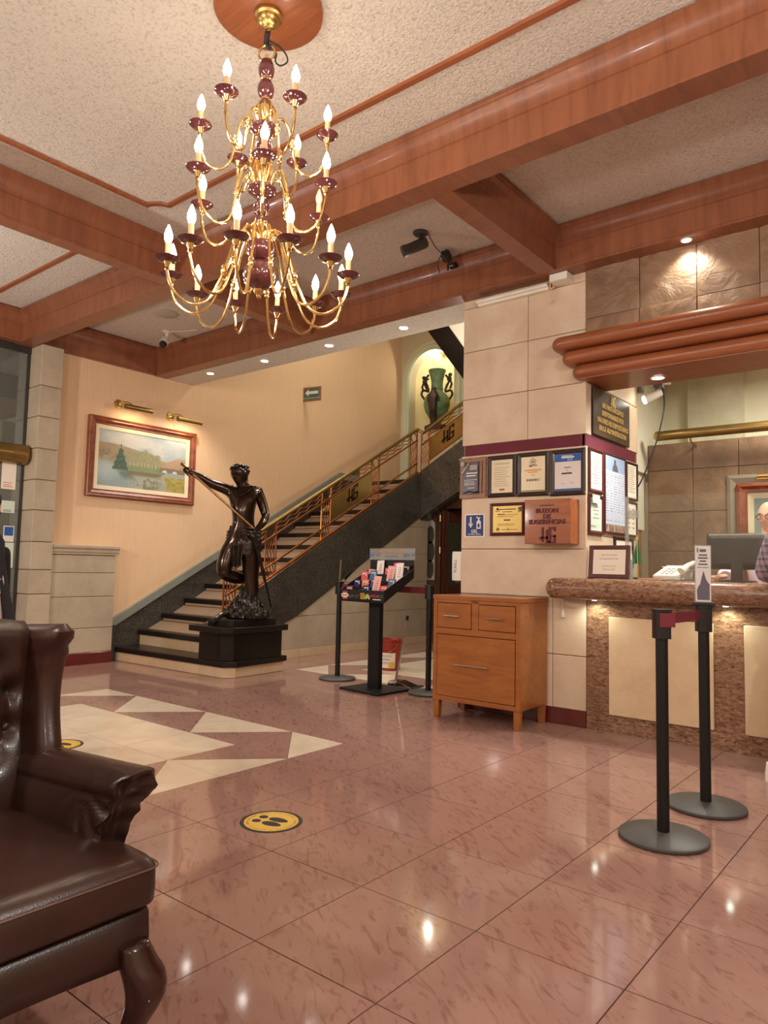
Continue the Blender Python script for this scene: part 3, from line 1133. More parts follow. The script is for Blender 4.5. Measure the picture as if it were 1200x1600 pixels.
for a, b in zip(zj[:-1], zj[1:]):
    ya, yb = max(yslope(a) - .05, 5.58), yslope(b) - .05
    for y0, y1 in ((5.58, 7.35), (7.354, 9.30)):
        pa, pb = max(y0, ya), max(y0, min(yb, 9.3))
        if pa >= y1 - .05:
            continue
        pb = min(pb, y1 - .001)
        poly = [(pa, a + .003), (y1, a + .003), (y1, b - .003), (max(pb, pa), b - .003)]
        if yb > y1:
            zz = .453 + (y1 + .05 - 6.288) * .549
            poly = [(pa, a + .003), (y1, a + .003), (y1, zz)]
        MB().prism(poly, 'x', XS - .04, XS - .015).build('stone_panel', 'lime_g', uw, smooth=0, bevel=.003)
for y0, y1 in ((5.58, 6.5), (6.503, 7.4), (7.403, 8.35), (8.353, 9.30)):
    MB().box(XS - .04, XS, y0, y1, 0, .105).build('skirting_block', 'cream', uw, smooth=0, bevel=.003)

# ---------------- railing
rail = thing('stair_railing', 'copper toned stair railing with wavy bars and brass monogram panels', 'railing', (0, 0, 0))
XR = XS - .02


def zh(y, off):
    return 1.613 + (y - 5.865) * .5545 - off


def bar(y0, z0, y1, z1, wd=.02, dp=.02, name='bar', mat='copper'):
    d = Vector((0, y1 - y0, z1 - z0))
    n = Vector((0, -d.z, d.y)).normalized() * wd / 2
    p = [(y0 - n.y, z0 - n.z), (y1 - n.y, z1 - n.z), (y1 + n.y, z1 + n.z), (y0 + n.y, z0 + n.z)]
    return MB().prism(p, 'x', XR - dp / 2, XR + dp / 2).build(name, mat, rail, smooth=0, bevel=.003)


YA, YZ = 5.30, 8.99
MB().tube([(XR, YA - .08, zh(YA - .08, 0)), (XR, YZ, zh(YZ, 0))], .026, 10).build('handrail', 'brass_d', rail)
bar(YA, zh(YA, .17), YZ, zh(YZ, .17), .022, name='middle_rail')
bar(YA, ztop(YA) + .165, YZ, ztop(YZ) + .165, .024, name='lower_rail')
bar(YA, ztop(YA) + .015, YZ, ztop(YZ) + .015, .03, .05, name='base_rail')


def wave(a, b, amp, waves, r=.0075, name='wavy_bar', par=None):
    a, b = Vector(a), Vector(b)
    d = b - a
    up = Vector((0, 0, 1))
    pl = (up - d.normalized() * up.dot(d.normalized()))
    if pl.length < .05:
        pl = Vector((0, 1, 0)) if par is None else par
    pl.normalize()
    n = max(12, int(waves * 8))
    pts = [a + d * (i / n) + pl * amp * math.sin(2 * PI * waves * i / n) for i in range(n + 1)]
    return MB().tube(pts, r, 6).build(name, 'copper', rail)


def cluster(yc, hw, xfix=None):
    """two uprights, ring on top, three wavy uprights; along y (first flight) or x (newel return)"""
    def P(t, z):
        return (XR, t, z) if xfix is None else (t, xfix, z)
    zt = (lambda t: zh(t, 0)) if xfix is None else (lambda t: ztop2(t) + .585)
    zb = (lambda t: ztop(t)) if xfix is None else (lambda t: ztop2(t))
    for s in (-1, 1):
        MB().tube([P(yc + s * hw, zb(yc + s * hw)), P(yc + s * hw, zt(yc + s * hw))], .011, 8).build('upright', 'copper', rail)
    zc = zt(yc) - .088
    MB().tube([P(yc + (hw - .016) * math.cos(q), zc + .07 * math.sin(q)) for q in [2 * PI * k / 18 for k in range(18)]], .008, 6, closed=True).build('ring', 'copper', rail)
    for s in (-.5, 0, .5):
        t = yc + s * hw
        wave(P(t, zb(t) + .03), P(t, zt(t) - .18), .012, 2.5, par=Vector((0, 1, 0)) if xfix is None else Vector((1, 0, 0)))


def monogram(m, s, mi=0, y=0.0, d=.006, M=None):
    """interlocked HG letters, unit height s, in the xz plane"""
    for x0, x1, z0, z1 in ((-.36, -.22, .0, .96), (-.06, .08, -.08, .80), (-.52, .08, .20, .34), (-.46, -.36, .10, .20), (.14, .28, -.08, .96), (.28, .62, .82, .96), (.50, .62, .68, .82), (.02, .62, -.08, .05), (.48, .62, .05, .42), (.34, .62, .30, .42)):
        m.box(x0 * s, x1 * s, y - d, y, z0 * s, z1 * s, mi, M)
    return m


Cs = [5.36, 5.975, 6.94, 7.965]
for yc in Cs:
    cluster(yc, .085)
cluster(8.89, .085)
cluster(-6.52, .075, 9.06)
spans = [(5.45, 5.89), (6.06, 6.855), (7.025, 7.88), (8.05, 8.80)]
for a, b in spans:
    n = max(1.5, (b - a) * 5.5)
    for off in (.06, .115):
        wave((XR, a, zh(a, off)), (XR, b, zh(b, off)), .014, n)
# brass plates with the monogram in relief
M90 = Matrix(((0, 0, 0, 0),) * 4)
a, b = 7.03, 7.875
MB().prism([(a, ztop(a) + .19), (b, ztop(b) + .19), (b, zh(b, .185)), (a, zh(a, .185))], 'x', XR - .006, XR + .006).build('brass_plate', 'brass', rail, smooth=0, bevel=.002)
Mloc = Matrix.Translation((XR + .006, 7.45, (ztop(7.45) + zh(7.45, 0)) / 2 - .06)) @ Matrix(((0, -1, 0, 0), (1, 0, 0, 0), (.54, 0, 1, 0), (0, 0, 0, 1)))
monogram(MB(), .20, M=Mloc).build('monogram', 'bronze', rail, smooth=0)
# second flight
YR2 = 9.06
def bar2(x0, x1, off, wd, name, d=.02):
    m = MB().prism([(x0, ztop2(x0) + off - wd / 2), (x1, ztop2(x1) + off - wd / 2), (x1, ztop2(x1) + off + wd / 2), (x0, ztop2(x0) + off + wd / 2)], 'y', YR2 - d / 2, YR2 + d / 2)
    return m.build(name, 'copper', rail, smooth=0, bevel=.003)


MB().tube([(XR, YZ, zh(YZ, 0)), (XR + .06, YR2, ztop2(-6.56) + .585), (-6.44, YR2, ztop2(-6.44) + .585), (-4.7, YR2, ztop2(-4.7) + .585)], .026, 10).build('handrail', 'brass_d', rail)
bar2(-6.6, -4.7, .41, .022, 'middle_rail')
bar2(-6.45, -4.7, .075, .022, 'lower_rail')
for off in (.47, .525):
    wave((-6.43, YR2, ztop2(-6.43) + off), (-5.2, YR2, ztop2(-5.2) + off), .014, 7)
MB().prism([(-6.43, ztop2(-6.43) + .085), (-5.35, ztop2(-5.35) + .085), (-5.35, ztop2(-5.35) + .40), (-6.43, ztop2(-6.43) + .40)], 'y', YR2 - .006, YR2 + .006).build('brass_plate', 'brass_d', rail, smooth=0, bevel=.002)
Mloc = Matrix.Translation((-6.10, YR2 - .006, ztop2(-6.10) + .17)) @ Matrix(((1, 0, 0, 0), (0, 1, 0, 0), (.55, 0, 1, 0), (0, 0, 0, 1)))
monogram(MB(), .20, M=Mloc).build('monogram', 'bronze', rail, smooth=0)

# ---------------- door under the second flight
DY = 9.34
dr = struct(MB().box(-6.80, -6.74, DY - .05, DY + .05, 0, 2.17).box(-6.8, -4.6, DY - .05, DY + .05, 2.10, 2.20).box(-6.42, -6.37, DY - .05, DY + .05, 0, 2.10)
            .prism([(-6.42, 2.2), (-4.7, 2.2), (-4.7, 2.28), (-6.30, 2.28)], 'y', DY - .05, DY + .03).build('door_1', 'wood_dark', smooth=0, bevel=.006))
m = MB()
m.box(-6.74, -6.68, DY - .03, DY + .02, 0, 2.1).box(-6.48, -6.42, DY - .03, DY + .02, 0, 2.1).box(-6.68, -6.48, DY - .03, DY + .02, .80, .98).box(-6.68, -6.48, DY - .03, DY + .02, 0, .2)
arch_ = [(-6.58 + .10 * math.cos(a), 1.86 + .08 * math.sin(a)) for a in [PI * k / 10 for k in range(11)]]
m.prism([(-6.48, 2.1), (-6.68, 2.1)] + list(reversed(arch_)), 'y', DY - .03, DY + .02)
m.box(-6.66, -6.50, DY - .015, DY + .01, .2, .8)
m.box(-6.64, -6.52, DY - .03, DY - .015, .28, .72)
m.build('leaf', 'wood_dark', dr, smooth=0, bevel=.005)
MB().box(-6.685, -6.475, DY - .012, DY - .006, .97, 1.96).build('pane', 'leaded', dr, smooth=0)
m = MB()
for z0, z1, wd in ((1.0, 1.30, .072), (1.26, 1.60, .082), (1.55, 1.84, .07)):
    zc, hz = (z0 + z1) / 2, (z1 - z0) / 2
    m.prism([(-6.58 + wd * math.cos(q), zc + hz * math.sin(q)) for q in [2 * PI * k / 16 for k in range(16)]], 'y', DY - .018, DY - .012)
m.box(-6.583, -6.577, DY - .018, DY - .012, .97, 1.95)
m.build('leaded_pattern', 'lead', dr, smooth=0)
for z in (1.95, 1.45, .5):
    MB().tube([(-6.36, DY - .06, z - .05), (-6.36, DY - .06, z + .05)], .018, 8).build('hinge', 'brass', dr)
# open leaf and dim passage behind
Mo = Matrix.Translation((-6.35, DY - .02, 0)) @ Matrix.Rotation(math.radians(62), 4, 'Z')
m = MB()
m.box(0, .09, -.02, .02, 0, 2.08, 0, Mo).box(.41, .5, -.02, .02, 0, 2.08, 0, Mo).box(.09, .41, -.02, .02, 1.9, 2.08, 0, Mo).box(.09, .41, -.02, .02, 0, .9, 0, Mo)
m.build('leaf', 'wood_dark', dr, smooth=0, bevel=.005)
MB().box(.09, .41, -.004, .004, .9, 1.9, 0, Mo).build('pane', 'lead', dr, smooth=0)
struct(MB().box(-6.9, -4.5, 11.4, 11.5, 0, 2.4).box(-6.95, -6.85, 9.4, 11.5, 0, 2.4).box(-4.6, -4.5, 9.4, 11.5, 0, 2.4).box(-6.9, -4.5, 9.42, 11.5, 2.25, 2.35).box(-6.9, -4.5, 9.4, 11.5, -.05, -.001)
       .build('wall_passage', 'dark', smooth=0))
struct(MB().box(-4.75, -4.6, 7.7, 9.36, 0, 2.2).box(-6.55, -4.6, 9.36, 9.44, 2.16, 2.5).build('wall_corridor', 'wood_dark', smooth=0))

# ------------------------------------------------------------------ CHANDELIER
CX, CY = -2.528, 2.154
ch = thing('chandelier', 'large gilt chandelier with plum ceramic balls and three tiers of candle bulbs', 'chandelier', (CX, CY, 0))
md = thing('ceiling_medallion', 'round orange wooden ceiling plate above the chandelier', 'medallion', (CX, CY, ZC))
MB().lathe([(.262, 0), (.262, -.022), (.25, -.03), (.002, -.03)], 48).build('plate', 'wood', md, smooth=50)
ZM = ZC - .03
MB().lathe([(.066, 0), (.07, -.01), (.068, -.02), (.056, -.026), (.056, -.034), (.05, -.05), (.032, -.066), (.018, -.07), (.014, -.082), (.002, -.084)], 28, (0, 0, ZM)).build('canopy', 'brass', ch)
MB().tube([(0, 0, ZM - .08), (0, 0, 3.70)], .006, 8).build('rod', 'copper', ch)
MB().tube([(-.012, .01, 3.75), (.006, -.01, 3.71), (-.01, .0, 3.68), (.012, .008, 3.66)], .014, 8).build('cord_tangle', 'hair_d', ch)
MB().tube(spline([(.01, 0, 3.69), (.05, .03, 3.66), (.085, .045, 3.61), (.09, .05, 3.575), (.06, .035, 3.56), (.04, .02, 3.58), (.045, .02, 3.62)], 5), .004, 6).build('loose_cable', 'hair_d', ch)
MB().tube([(.036 * math.cos(a) * (1 - .25 * math.sin(a)), .036 * math.cos(a) * .6, 3.632 + .04 * math.sin(a)) for a in [2 * PI * k / 20 for k in range(20)]], .006, 8, closed=True).build('hanging_loop', 'gold', ch)
for nm, mt, prof, zc in (
        ('ceramic_ball', 'purple', [(.012, .050), (.026, .044), (.037, .018), (.040, -.004), (.034, -.03), (.022, -.045), (.012, -.048)], 3.545),
        ('gilt_collar', 'gold', [(.012, .014), (.024, .008), (.026, -.002), (.018, -.012)], 3.495),
        ('ceramic_ball', 'purple', [(.012, .046), (.028, .04), (.040, .014), (.041, -.006), (.034, -.032), (.020, -.046)], 3.445),
        ('gilt_collar', 'gold', [(.012, .014), (.022, .008), (.024, -.004), (.014, -.012)], 3.392),
        ('ceramic_ball', 'purple', [(.010, .026), (.028, .016), (.034, -.008), (.030, -.02)], 3.366),
        ('gilt_vase', 'gold', [(.030, .05), (.036, .035), (.038, .01), (.030, -.03), (.022, -.05)], 3.315),
        ('ceramic_dish', 'purple', [(.02, .03), (.05, .022), (.066, .004), (.066, -.004), (.048, -.024), (.02, -.036)], 3.245),
        ('ceramic_ball', 'purple', [(.014, .04), (.034, .022), (.038, 0), (.03, -.026), (.014, -.04)], 3.16),
        ('ceramic_ball', 'purple', [(.012, .022), (.03, .01), (.033, -.01), (.026, -.02)], 3.09),
        ('gilt_vase', 'gold', [(.028, .06), (.035, .045), (.036, .015), (.028, -.035), (.02, -.06)], 3.03),
        ('ceramic_dish', 'purple', [(.02, .03), (.052, .022), (.07, .004), (.068, -.006), (.046, -.026), (.018, -.036)], 2.94),
        ('ceramic_ball', 'purple', [(.014, .042), (.034, .026), (.041, 0), (.033, -.028), (.014, -.042)], 2.855),
        ('ceramic_ball', 'purple', [(.012, .026), (.03, .016), (.036, -.006), (.03, -.018)], 2.785),
        ('gilt_vase', 'gold', [(.030, .055), (.037, .04), (.038, .01), (.03, -.035), (.022, -.055)], 2.725),
        ('ceramic_bowl', 'purple', [(.03, .05), (.06, .046), (.068, .03), (.064, -.004), (.045, -.03), (.02, -.04)], 2.635),
        ('ceramic_ball', 'purple', [(.02, .074), (.05, .06), (.074, .022), (.077, -.004), (.068, -.034), (.04, -.06), (.018, -.068)], 2.525),
        ('finial', 'gold', [(.018, .018), (.026, .008), (.022, -.006), (.010, -.016), (.012, -.026), (.003, -.034)], 2.445)):
    MB().lathe(prof, 24, (0, 0, zc)).build(nm, mt, ch)
MB().tube([(0, 0, 3.62), (0, 0, 2.44)], .011, 8).build('stem', 'gold', ch)
for zc in (3.315, 3.03, 2.725):
    m = MB()
    for q in range(8):
        a = 2 * PI * q / 8
        m.tube(spline([(.018 * math.cos(a), .018 * math.sin(a), zc - .06), (.036 * math.cos(a), .036 * math.sin(a), zc - .01), (.044 * math.cos(a), .044 * math.sin(a), zc + .03), (.034 * math.cos(a), .034 * math.sin(a), zc + .055)], 4), .005, 5)
    m.build('gilt_ribs', 'gold', ch)


def lathe_x(m, x, z, prof, n=14, mi=0):
    return m.lathe(prof, n, (x, 0, z), mi)


def arm_proto(R_, prof, knuckle):
    m = MB()
    pts = [(r, 0, z) for r, z in prof]
    m.tube(spline(pts, 6), .0068, 8)
    kx, kz = knuckle
    m.lathe([(.008, .03), (.012, .024), (.008, .014), (.013, .006), (.013, -.006), (.008, -.014), (.012, -.024), (.008, -.03)], 10, (kx, 0, kz))
    m.lathe([(.007, -.04), (.011, -.034), (.008, -.026), (.014, -.012), (.018, -.002), (.006, .002)], 12, (R_, 0, 0))
    return m


arm_bot = arm_proto(.42, [(.42, -.01), (.417, -.06), (.385, -.13), (.31, -.172), (.235, -.14), (.185, -.04), (.15, .07), (.12, .17), (.085, .225), (.05, .20), (.032, .11)], (.168, .01))
arm_mid = arm_proto(.33, [(.33, -.01), (.327, -.08), (.295, -.165), (.23, -.20), (.17, -.165), (.142, -.06), (.125, .05), (.095, .115), (.06, .105), (.04, .02)], (.136, -.03))
arm_top = arm_proto(.30, [(.30, -.01), (.298, -.09), (.265, -.17), (.205, -.195), (.155, -.15), (.135, -.05), (.115, .035), (.085, .075), (.055, .06), (.036, -.02)], (.135, -.05))
first_arm = {}
pan_m = sleeve_m = bulb_m = off_m = None
PAN = [(.006, -.004), (.022, -.002), (.042, .006), (.054, .018), (.050, .020), (.036, .012), (.014, .008), (.006, .008)]
BULB = [(.010, 0), (.013, .006), (.0185, .024), (.0175, .040), (.012, .058), (.006, .074), (.001, .084)]
for tier, proto, R_, zt, n, ph in (('bot', arm_bot, .42, 2.50, 12, 6), ('mid', arm_mid, .33, 2.905, 6, 20), ('top', arm_top, .30, 3.225, 6, 45)):
    for k in range(n):
        a = math.radians(ph + 360 * k / n)
        zz = zt + (.012 if tier == 'bot' and k % 2 else 0)
        if tier not in first_arm:
            A = proto.build('arm', 'gold', ch)
            first_arm[tier] = A
        else:
            A = share(first_arm[tier], 'arm', ch)
        A.location = (0, 0, zz)
        A.rotation_euler = (0, 0, a)
        off = tier == 'mid' and k == 1
        if pan_m is None:
            pan_m = MB().lathe(PAN, 18).build('drip_pan', 'purple', A)
            sleeve_m = MB().lathe([(.0125, .006), (.0125, .084), (.009, .088)], 12).build('candle_sleeve', 'ivory', A)
            bulb_m = MB().lathe(BULB, 12).build('bulb', 'bulb', A)
            p, s_, b = pan_m, sleeve_m, bulb_m
        else:
            p, s_ = share(pan_m, 'drip_pan', A), share(sleeve_m, 'candle_sleeve', A)
            if off:
                b = MB().lathe(BULB, 12).build('bulb', 'bulb_off', A)
                b['label'] = 'unlit candle bulb'
            else:
                b = share(bulb_m, 'bulb', A)
        p.location, s_.location, b.location = (R_, 0, 0), (R_, 0, 0), (R_, 0, .086)

# ------------------------------------------------------------------ LEFT WALL: painting and its lamps
LW = PI / 2     # local x runs along +Y, local -y points into the room


def ring_frame(m, w_, h_, prof, mi=0, M=None):
    """mitred frame; prof: (inset from the outer edge, y)"""
    rings = []
    for ins, y in prof:
        a, b = w_ / 2 - ins, h_ / 2 - ins
        rings.append([(-a, y, -b), (a, y, -b), (a, y, b), (-a, y, b)])
    return m.loft(rings, mi, True, False, M)


def fnoise(u, v, f, seed):
    r = np.random.RandomState(seed)
    out = np.zeros_like(u)
    amp = 1.0
    for o_ in range(4):
        n = int(f * 2 ** o_) + 2
        gdat = r.rand(n + 1, n + 1)
        x, y = u * (n - 1), v * (n - 1)
        i, j = np.clip(x.astype(int), 0, n - 1), np.clip(y.astype(int), 0, n - 1)
        fx, fy = x - i, y - j
        fx, fy = fx * fx * (3 - 2 * fx), fy * fy * (3 - 2 * fy)
        out += amp * ((gdat[i, j] * (1 - fx) + gdat[i + 1, j] * fx) * (1 - fy) + (gdat[i, j + 1] * (1 - fx) + gdat[i + 1, j + 1] * fx) * fy)
        amp *= .5
    return out / 1.875


def canvas(name, w_, h_, nx, ny, fn, parent, y=-.004):
    """flat print: a fine grid coloured per vertex by fn(u, v)"""
    U, V = np.meshgrid(np.linspace(0, 1, nx + 1), np.linspace(0, 1, ny + 1))
    rgb = np.clip(fn(U, V), 0, 255) / 255.0
    rgb = np.where(rgb <= .04045, rgb / 12.92, ((rgb + .055) / 1.055) ** 2.4)
    vs = np.stack([(U - .5) * w_, np.full_like(U, y), (V - .5) * h_], -1).reshape(-1, 3)
    idx = np.arange((nx + 1) * (ny + 1)).reshape(ny + 1, nx + 1)
    fs = np.stack([idx[:-1, :-1], idx[:-1, 1:], idx[1:, 1:], idx[1:, :-1]], -1).reshape(-1, 4)
    me = bpy.data.meshes.new(name)
    me.from_pydata(vs.tolist(), [], fs.tolist())
    ca = me.color_attributes.new('Col', 'FLOAT_COLOR', 'POINT')
    ca.data.foreach_set('color', np.concatenate([rgb.reshape(-1, 3), np.ones((rgb.size // 3, 1))], 1).astype(np.float32).ravel())
    me.materials.append(K['canvas'])
    o = bpy.data.objects.new(name, me)
    COL.objects.link(o)
    o.parent = parent
    return o


def landscape(u, v):
    c = np.array
    n1, n2, n3 = fnoise(u, v, 5, 1), fnoise(u, v, 24, 2), fnoise(u, v, 60, 3)

    def over(img, mask, col, soft=None):
        m_ = np.clip(mask, 0, 1)[..., None]
        return img * (1 - m_) + c(col) * m_

    def ss(x, a, b):
        t_ = np.clip((x - a) / (b - a), 0, 1)
        return t_ * t_ * (3 - 2 * t_)
    img = np.ones(u.shape + (3,)) * c((160, 168, 168))
    img = over(img, ss(n1 + .3 * v, .5, .95), (186, 184, 176))
    hill = .76 - .10 * u + .02 * np.sin(u * 9)
    img = over(img, ss(v, hill + .01, hill - .02) * (u < .6), (150, 128, 96))
    hr = .56 + .10 * ss(u, .68, .98) + .012 * np.sin(u * 30)
    img = over(img, ss(v, hr + .012, hr - .012) * ss(u, .5, .6), (166, 138, 106))
    img = over(img, ss(v, .55, .42) * ss(u, .6, .7) * ss(n2, .4, .6), (140, 112, 74))
    crown = .70 - .6 * np.abs(u - .47) ** 2 * 3 + .05 * (n2 - .5) + .03 * np.sin(u * 40)
    tree = ss(v, crown + .02, crown - .03) * ss(u, .26, .32) * ss(u, .72, .66) * ss(v, .36, .40)
    img = over(img, tree, (146, 138, 100))
    img = over(img, tree * ss(n3, .42, .62), (122, 122, 84))
    img = over(img, tree * ss(np.sin(u * 150), .8, 1) * ss(v, .52, .46), (188, 172, 130))
    lt = ss(v, .70, .62) * ss(u, .30, .2) * ss(v, .4, .46)
    img = over(img, lt * ss(n2, .35, .6), (128, 112, 72))
    grass = ss(v, .43, .40) * (u < .75)
    img = over(img, grass, (116, 128, 88))
    lake = ss(v, .42 - .22 * ss(u, .12, .5), .37 - .22 * ss(u, .12, .5)) * (u < .6)
    img = over(img, lake, (132, 148, 146))
    img = over(img, ss(.22 - np.hypot(u - .08, (v - .30) * .8), 0, .18), (164, 174, 172))
    bank = ss(v, .33, .31) * ss(v, .25, .28) * ss(u, .30, .36) * ss(u, .74, .68)
    img = over(img, bank, (118, 92, 62))
    river = ss(v, .26 + .14 * ss(u, .62, .82), .22 + .14 * ss(u, .62, .82)) * ss(u, .28, .42)
    img = over(img, river, (150, 152, 138))
    img = over(img, river * ss(n2, .45, .62) * ss(u, .34, .5) * ss(u, .75, .6), (112, 112, 76))
    img = over(img, river * ss(np.sin(u * 170 + 9 * n1), .6, 1) * ss(v, .25, .12) * .55, (172, 168, 150))
    con = ss(.76 - np.abs(u - .245) * 5.0 + .03 * np.sin(v * 60) - v, -.01, .02) * ss(v, .30, .34) * (np.abs(u - .245) < .085)
    img = over(img, con, (52, 74, 56))
    img = over(img, con * ss(n3, .5, .7), (74, 92, 64))
    refl = ss(v, .32, .28) * ss(np.abs(u - .26 - (.34 - v) * .5), .10, .03) * ss(v, .12, .24)
    img = over(img, refl * .7, (78, 92, 78))
    br = ss(v, .455, .445) * ss(v, .36, .37) * ss(u, .66, .70)
    img = over(img, br, (120, 102, 80))
    for a_ in (.745, .865):
        ar = ss(.052 - np.hypot((u - a_) * 1.5, (v - .365)), 0, .012) * ss(v, .362, .37)
        img = over(img, ar, (190, 196, 196))
    lawn = ss(u - .73 - .08 * (.28 - v), 0, .012) * ss(v, .29, .275)
    img = over(img, lawn, (164, 150, 74))
    img = over(img, lawn * ss(n2, .4, .65), (140, 132, 62))
    path = ss(u - .70 - .25 * (.28 - v) * .6, 0, .01) * ss(u - .735 - .30 * (.28 - v) * .6, .01, 0) * ss(v, .28, .27)
    img = over(img, path, (164, 150, 122))
    return img + (n3[..., None] - .5) * 16


pt = thing('painting', 'landscape painting of a lake, trees and stone bridge in a wooden frame', 'painting', (XW, 4.937, 2.394), LW)
PW, PH = 1.49, .95
m = ring_frame(MB(), PW, PH, [(0, 0), (0, -.045), (.012, -.058), (.03, -.052), (.045, -.056), (.075, -.036), (.085, -.04), (.092, -.03), (.092, 0)])
m.build('frame', 'wood_fr', pt, smooth=20)
ring_frame(MB(), PW - .18, PH - .18, [(0, -.02), (0, -.03), (.05, -.022), (.05, 0)]).build('linen_liner', 'linen', pt, smooth=20)
canvas('canvas', PW - .26, PH - .26, 300, 190, landscape, pt, -.016)


def picture_lamp(label, y, z, ln=.36, drop=.0, grp='brass lamps above the lake painting'):
    t_ = thing('picture_lamp', label, 'lamp', (XW, y, z), LW, grp)
    MB().lathe([(.055, 0), (.056, -.01), (.05, -.022), (.02, -.03), (.002, -.032)], 20, M=Matrix.Rotation(-PI / 2, 4, 'X')).build('wall_plate', 'brass', t_)
    MB().tube(spline([(0, -.02, 0), (.03, -.08, .02), (.07, -.15, .0), (.10, -.19, -.05)], 6), .009, 8).build('curved_arm', 'brass', t_)
    MB().tube([(-.02, -.20, -.055), (ln - .02, -.20, -.055)], .032, 16).build('shade', 'brass_d', t_)
    MB().box(0, ln - .04, -.212, -.18, -.092, -.084).build('glow_strip', 'ivory', t_, smooth=0)
    l_ = lamp('AREA', 'picture_lamp_light', (XW + .19, y + ln / 2, z - .10), 1.1, (1, .76, .45), ln - .06, (XW + .0, y + ln / 2, z - .55), shape='RECTANGLE')
    l_.data.size_y = .03
    return t_


picture_lamp('brass picture lamp over the left half of the lake painting', 4.56, 3.06)
picture_lamp('darker brass picture lamp over the half of the painting nearest the statue', 5.29, 3.04)

# evacuation sign projecting from the stair wall
ev = thing('evacuation_sign', 'small green evacuation sign with a white arrow on the stair wall', 'sign', (XW, 7.66, 3.80))
ev.rotation_euler = (0, math.radians(0), math.radians(12))
S = MB()
S.box(.0, .32, -.012, .012, -.11, .11)
S.build('board', 'frame_tan', ev, smooth=0, bevel=.006)
MB().box(.03, .29, -.0145, -.012, -.085, .085).build('panel', 'green_s', ev, smooth=0)
m = MB()
m.prism([(.04, .02), (.10, .075), (.10, .042), (.275, .042), (.275, -.002), (.10, -.002), (.10, -.035)], 'y', -.017, -.0145)
m.text('RUTA DE EVACUACION', .028, .16, -.075, -.0165)
m.build('arrow_lettering', 'ink_w', ev, smooth=0)

# ------------------------------------------------------------------ STATUE on its plinth
pl_ = thing('statue_plinth', 'black marble plinth with chamfered corner on the stair platform', 'plinth', (0, 0, 0))


def chamf(x0, x1, y0, y1, c_):
    return [(x0, y0), (x1 - c_, y0), (x1, y0 + c_), (x1, y1), (x0, y1)]


MB().prism(chamf(-6.30, -5.84, 4.72, 5.48, .09), 'z', .168, .50).build('body', 'black_marble', pl_, smooth=0, bevel=.004)
MB().prism(chamf(-6.34, -5.72, 4.61, 5.46, .09), 'z', .462, .525).build('cap_slab', 'black_marble', pl_, smooth=0, bevel=.008)
MB().prism(chamf(-6.14, -5.76, 4.70, 5.31, .04), 'z', .525, .598).build('upper_slab', 'black_marble', pl_, smooth=0, bevel=.006)
for (x0, y0) in ((-6.24, 4.716),):
    MB().box(x0, x0 + .26, y0, y0 + .006, .21, .44).build('inset_panel', 'black_marble', pl_, smooth=0)
sb = thing('bronze_statue', 'dark bronze statue of a youth drawing a long sword, on rocky base', 'statue', (-5.91, 4.99, .525), math.atan2(.6291, .7773))


def P2(px, py, d=0.0):
    """statue-local point: x to its left-hand side, y depth, z up (photo measured, metres)"""
    return ((px - 388) * .00695 + .02, d, (962 - py) * .00695 + .075)


J = {}
pts, edges = [], []


def jn(name, px, py, d, rx, ry=None, par=None):
    x, y, z = P2(px, py, d)
    J[name] = len(pts)
    f = 1.66 if name in ('pelvis', 'waist', 'ribs', 'chest') else 1.52 if name in ('jaw', 'head', 'crown') else 1.55 if name[:2] in ('hi', 'th', 'kn', 'ca') else 1.3
    fy = 1.45 if f == 1.66 else f
    pts.append((x, y, z, rx * f, (ry or rx) * fy))
    if par:
        edges.append((J[par], J[name]))


jn('pelvis', 382, 840, 0, .10, .085)
jn('waist', 380, 822, .0, .104, .078, 'pelvis')
jn('ribs', 378, 798, .0, .116, .085, 'waist')
jn('chest', 379, 778, .0, .122, .088, 'ribs')
jn('neckb', 379, 764, .0, .062, .055, 'chest')
jn('neck', 376, 757, -.005, .05, .05, 'neckb')
jn('jaw', 373, 749, -.025, .06, .068, 'neck')
jn('head', 371, 740, -.02, .074, .088, 'jaw')
jn('crown', 371, 736, -.01, .056, .07, 'head')
# raised arm holding the hilt (towards the painting)
jn('sh_r', 360, 768, -.01, .056, None, 'chest')
jn('el_r', 332, 760, -.10, .040, None, 'sh_r')
jn('fa_r', 318, 752, -.14, .036, None, 'el_r')
jn('wr_r', 306, 746, -.17, .024, None, 'fa_r')
jn('ha_r', 300, 742.5, -.185, .032, .024, 'wr_r')
# other arm bent, hand on the hip
jn('sh_l', 401, 770, .01, .058, None, 'chest')
jn('ua_l', 406, 785, .03, .046, None, 'sh_l')
jn('el_l', 413, 806, .02, .036, None, 'ua_l')
jn('fa_l', 411, 818, -.08, .034, None, 'el_l')
jn('wr_l', 403, 829, -.14, .022, None, 'fa_l')
jn('ha_l', 399, 834, -.165, .030, .024, 'wr_l')
# standing leg
jn('hip_l', 391, 858, .0, .084, None, 'pelvis')
jn('th_l', 393, 880, -.005, .072, None, 'hip_l')
jn('kn_l', 394, 902, -.01, .052, None, 'th_l')
jn('ca_l', 397, 922, .015, .052, None, 'kn_l')
jn('an_l', 396, 948, .01, .03, None, 'ca_l')
jn('ft_l', 392, 955, -.06, .028, .022, 'an_l')
jn('toe_l', 386, 957, -.13, .026, .014, 'ft_l')
# raised leg: knee forward, shin folded back
jn('hip_r', 366, 856, -.02, .082, None, 'pelvis')
jn('th_r', 357, 876, -.07, .074, None, 'hip_r')
jn('kn_r', 354, 895, -.11, .056, None, 'th_r')
jn('ca_r', 372, 901, .02, .05, None, 'kn_r')
jn('an_r', 388, 905, .13, .03, None, 'ca_r')
jn('ft_r', 396, 913, .16, .024, None, 'an_r')
vs, fs = skin_mesh(pts, edges, 0, 2)
m = MB().add(vs, fs)
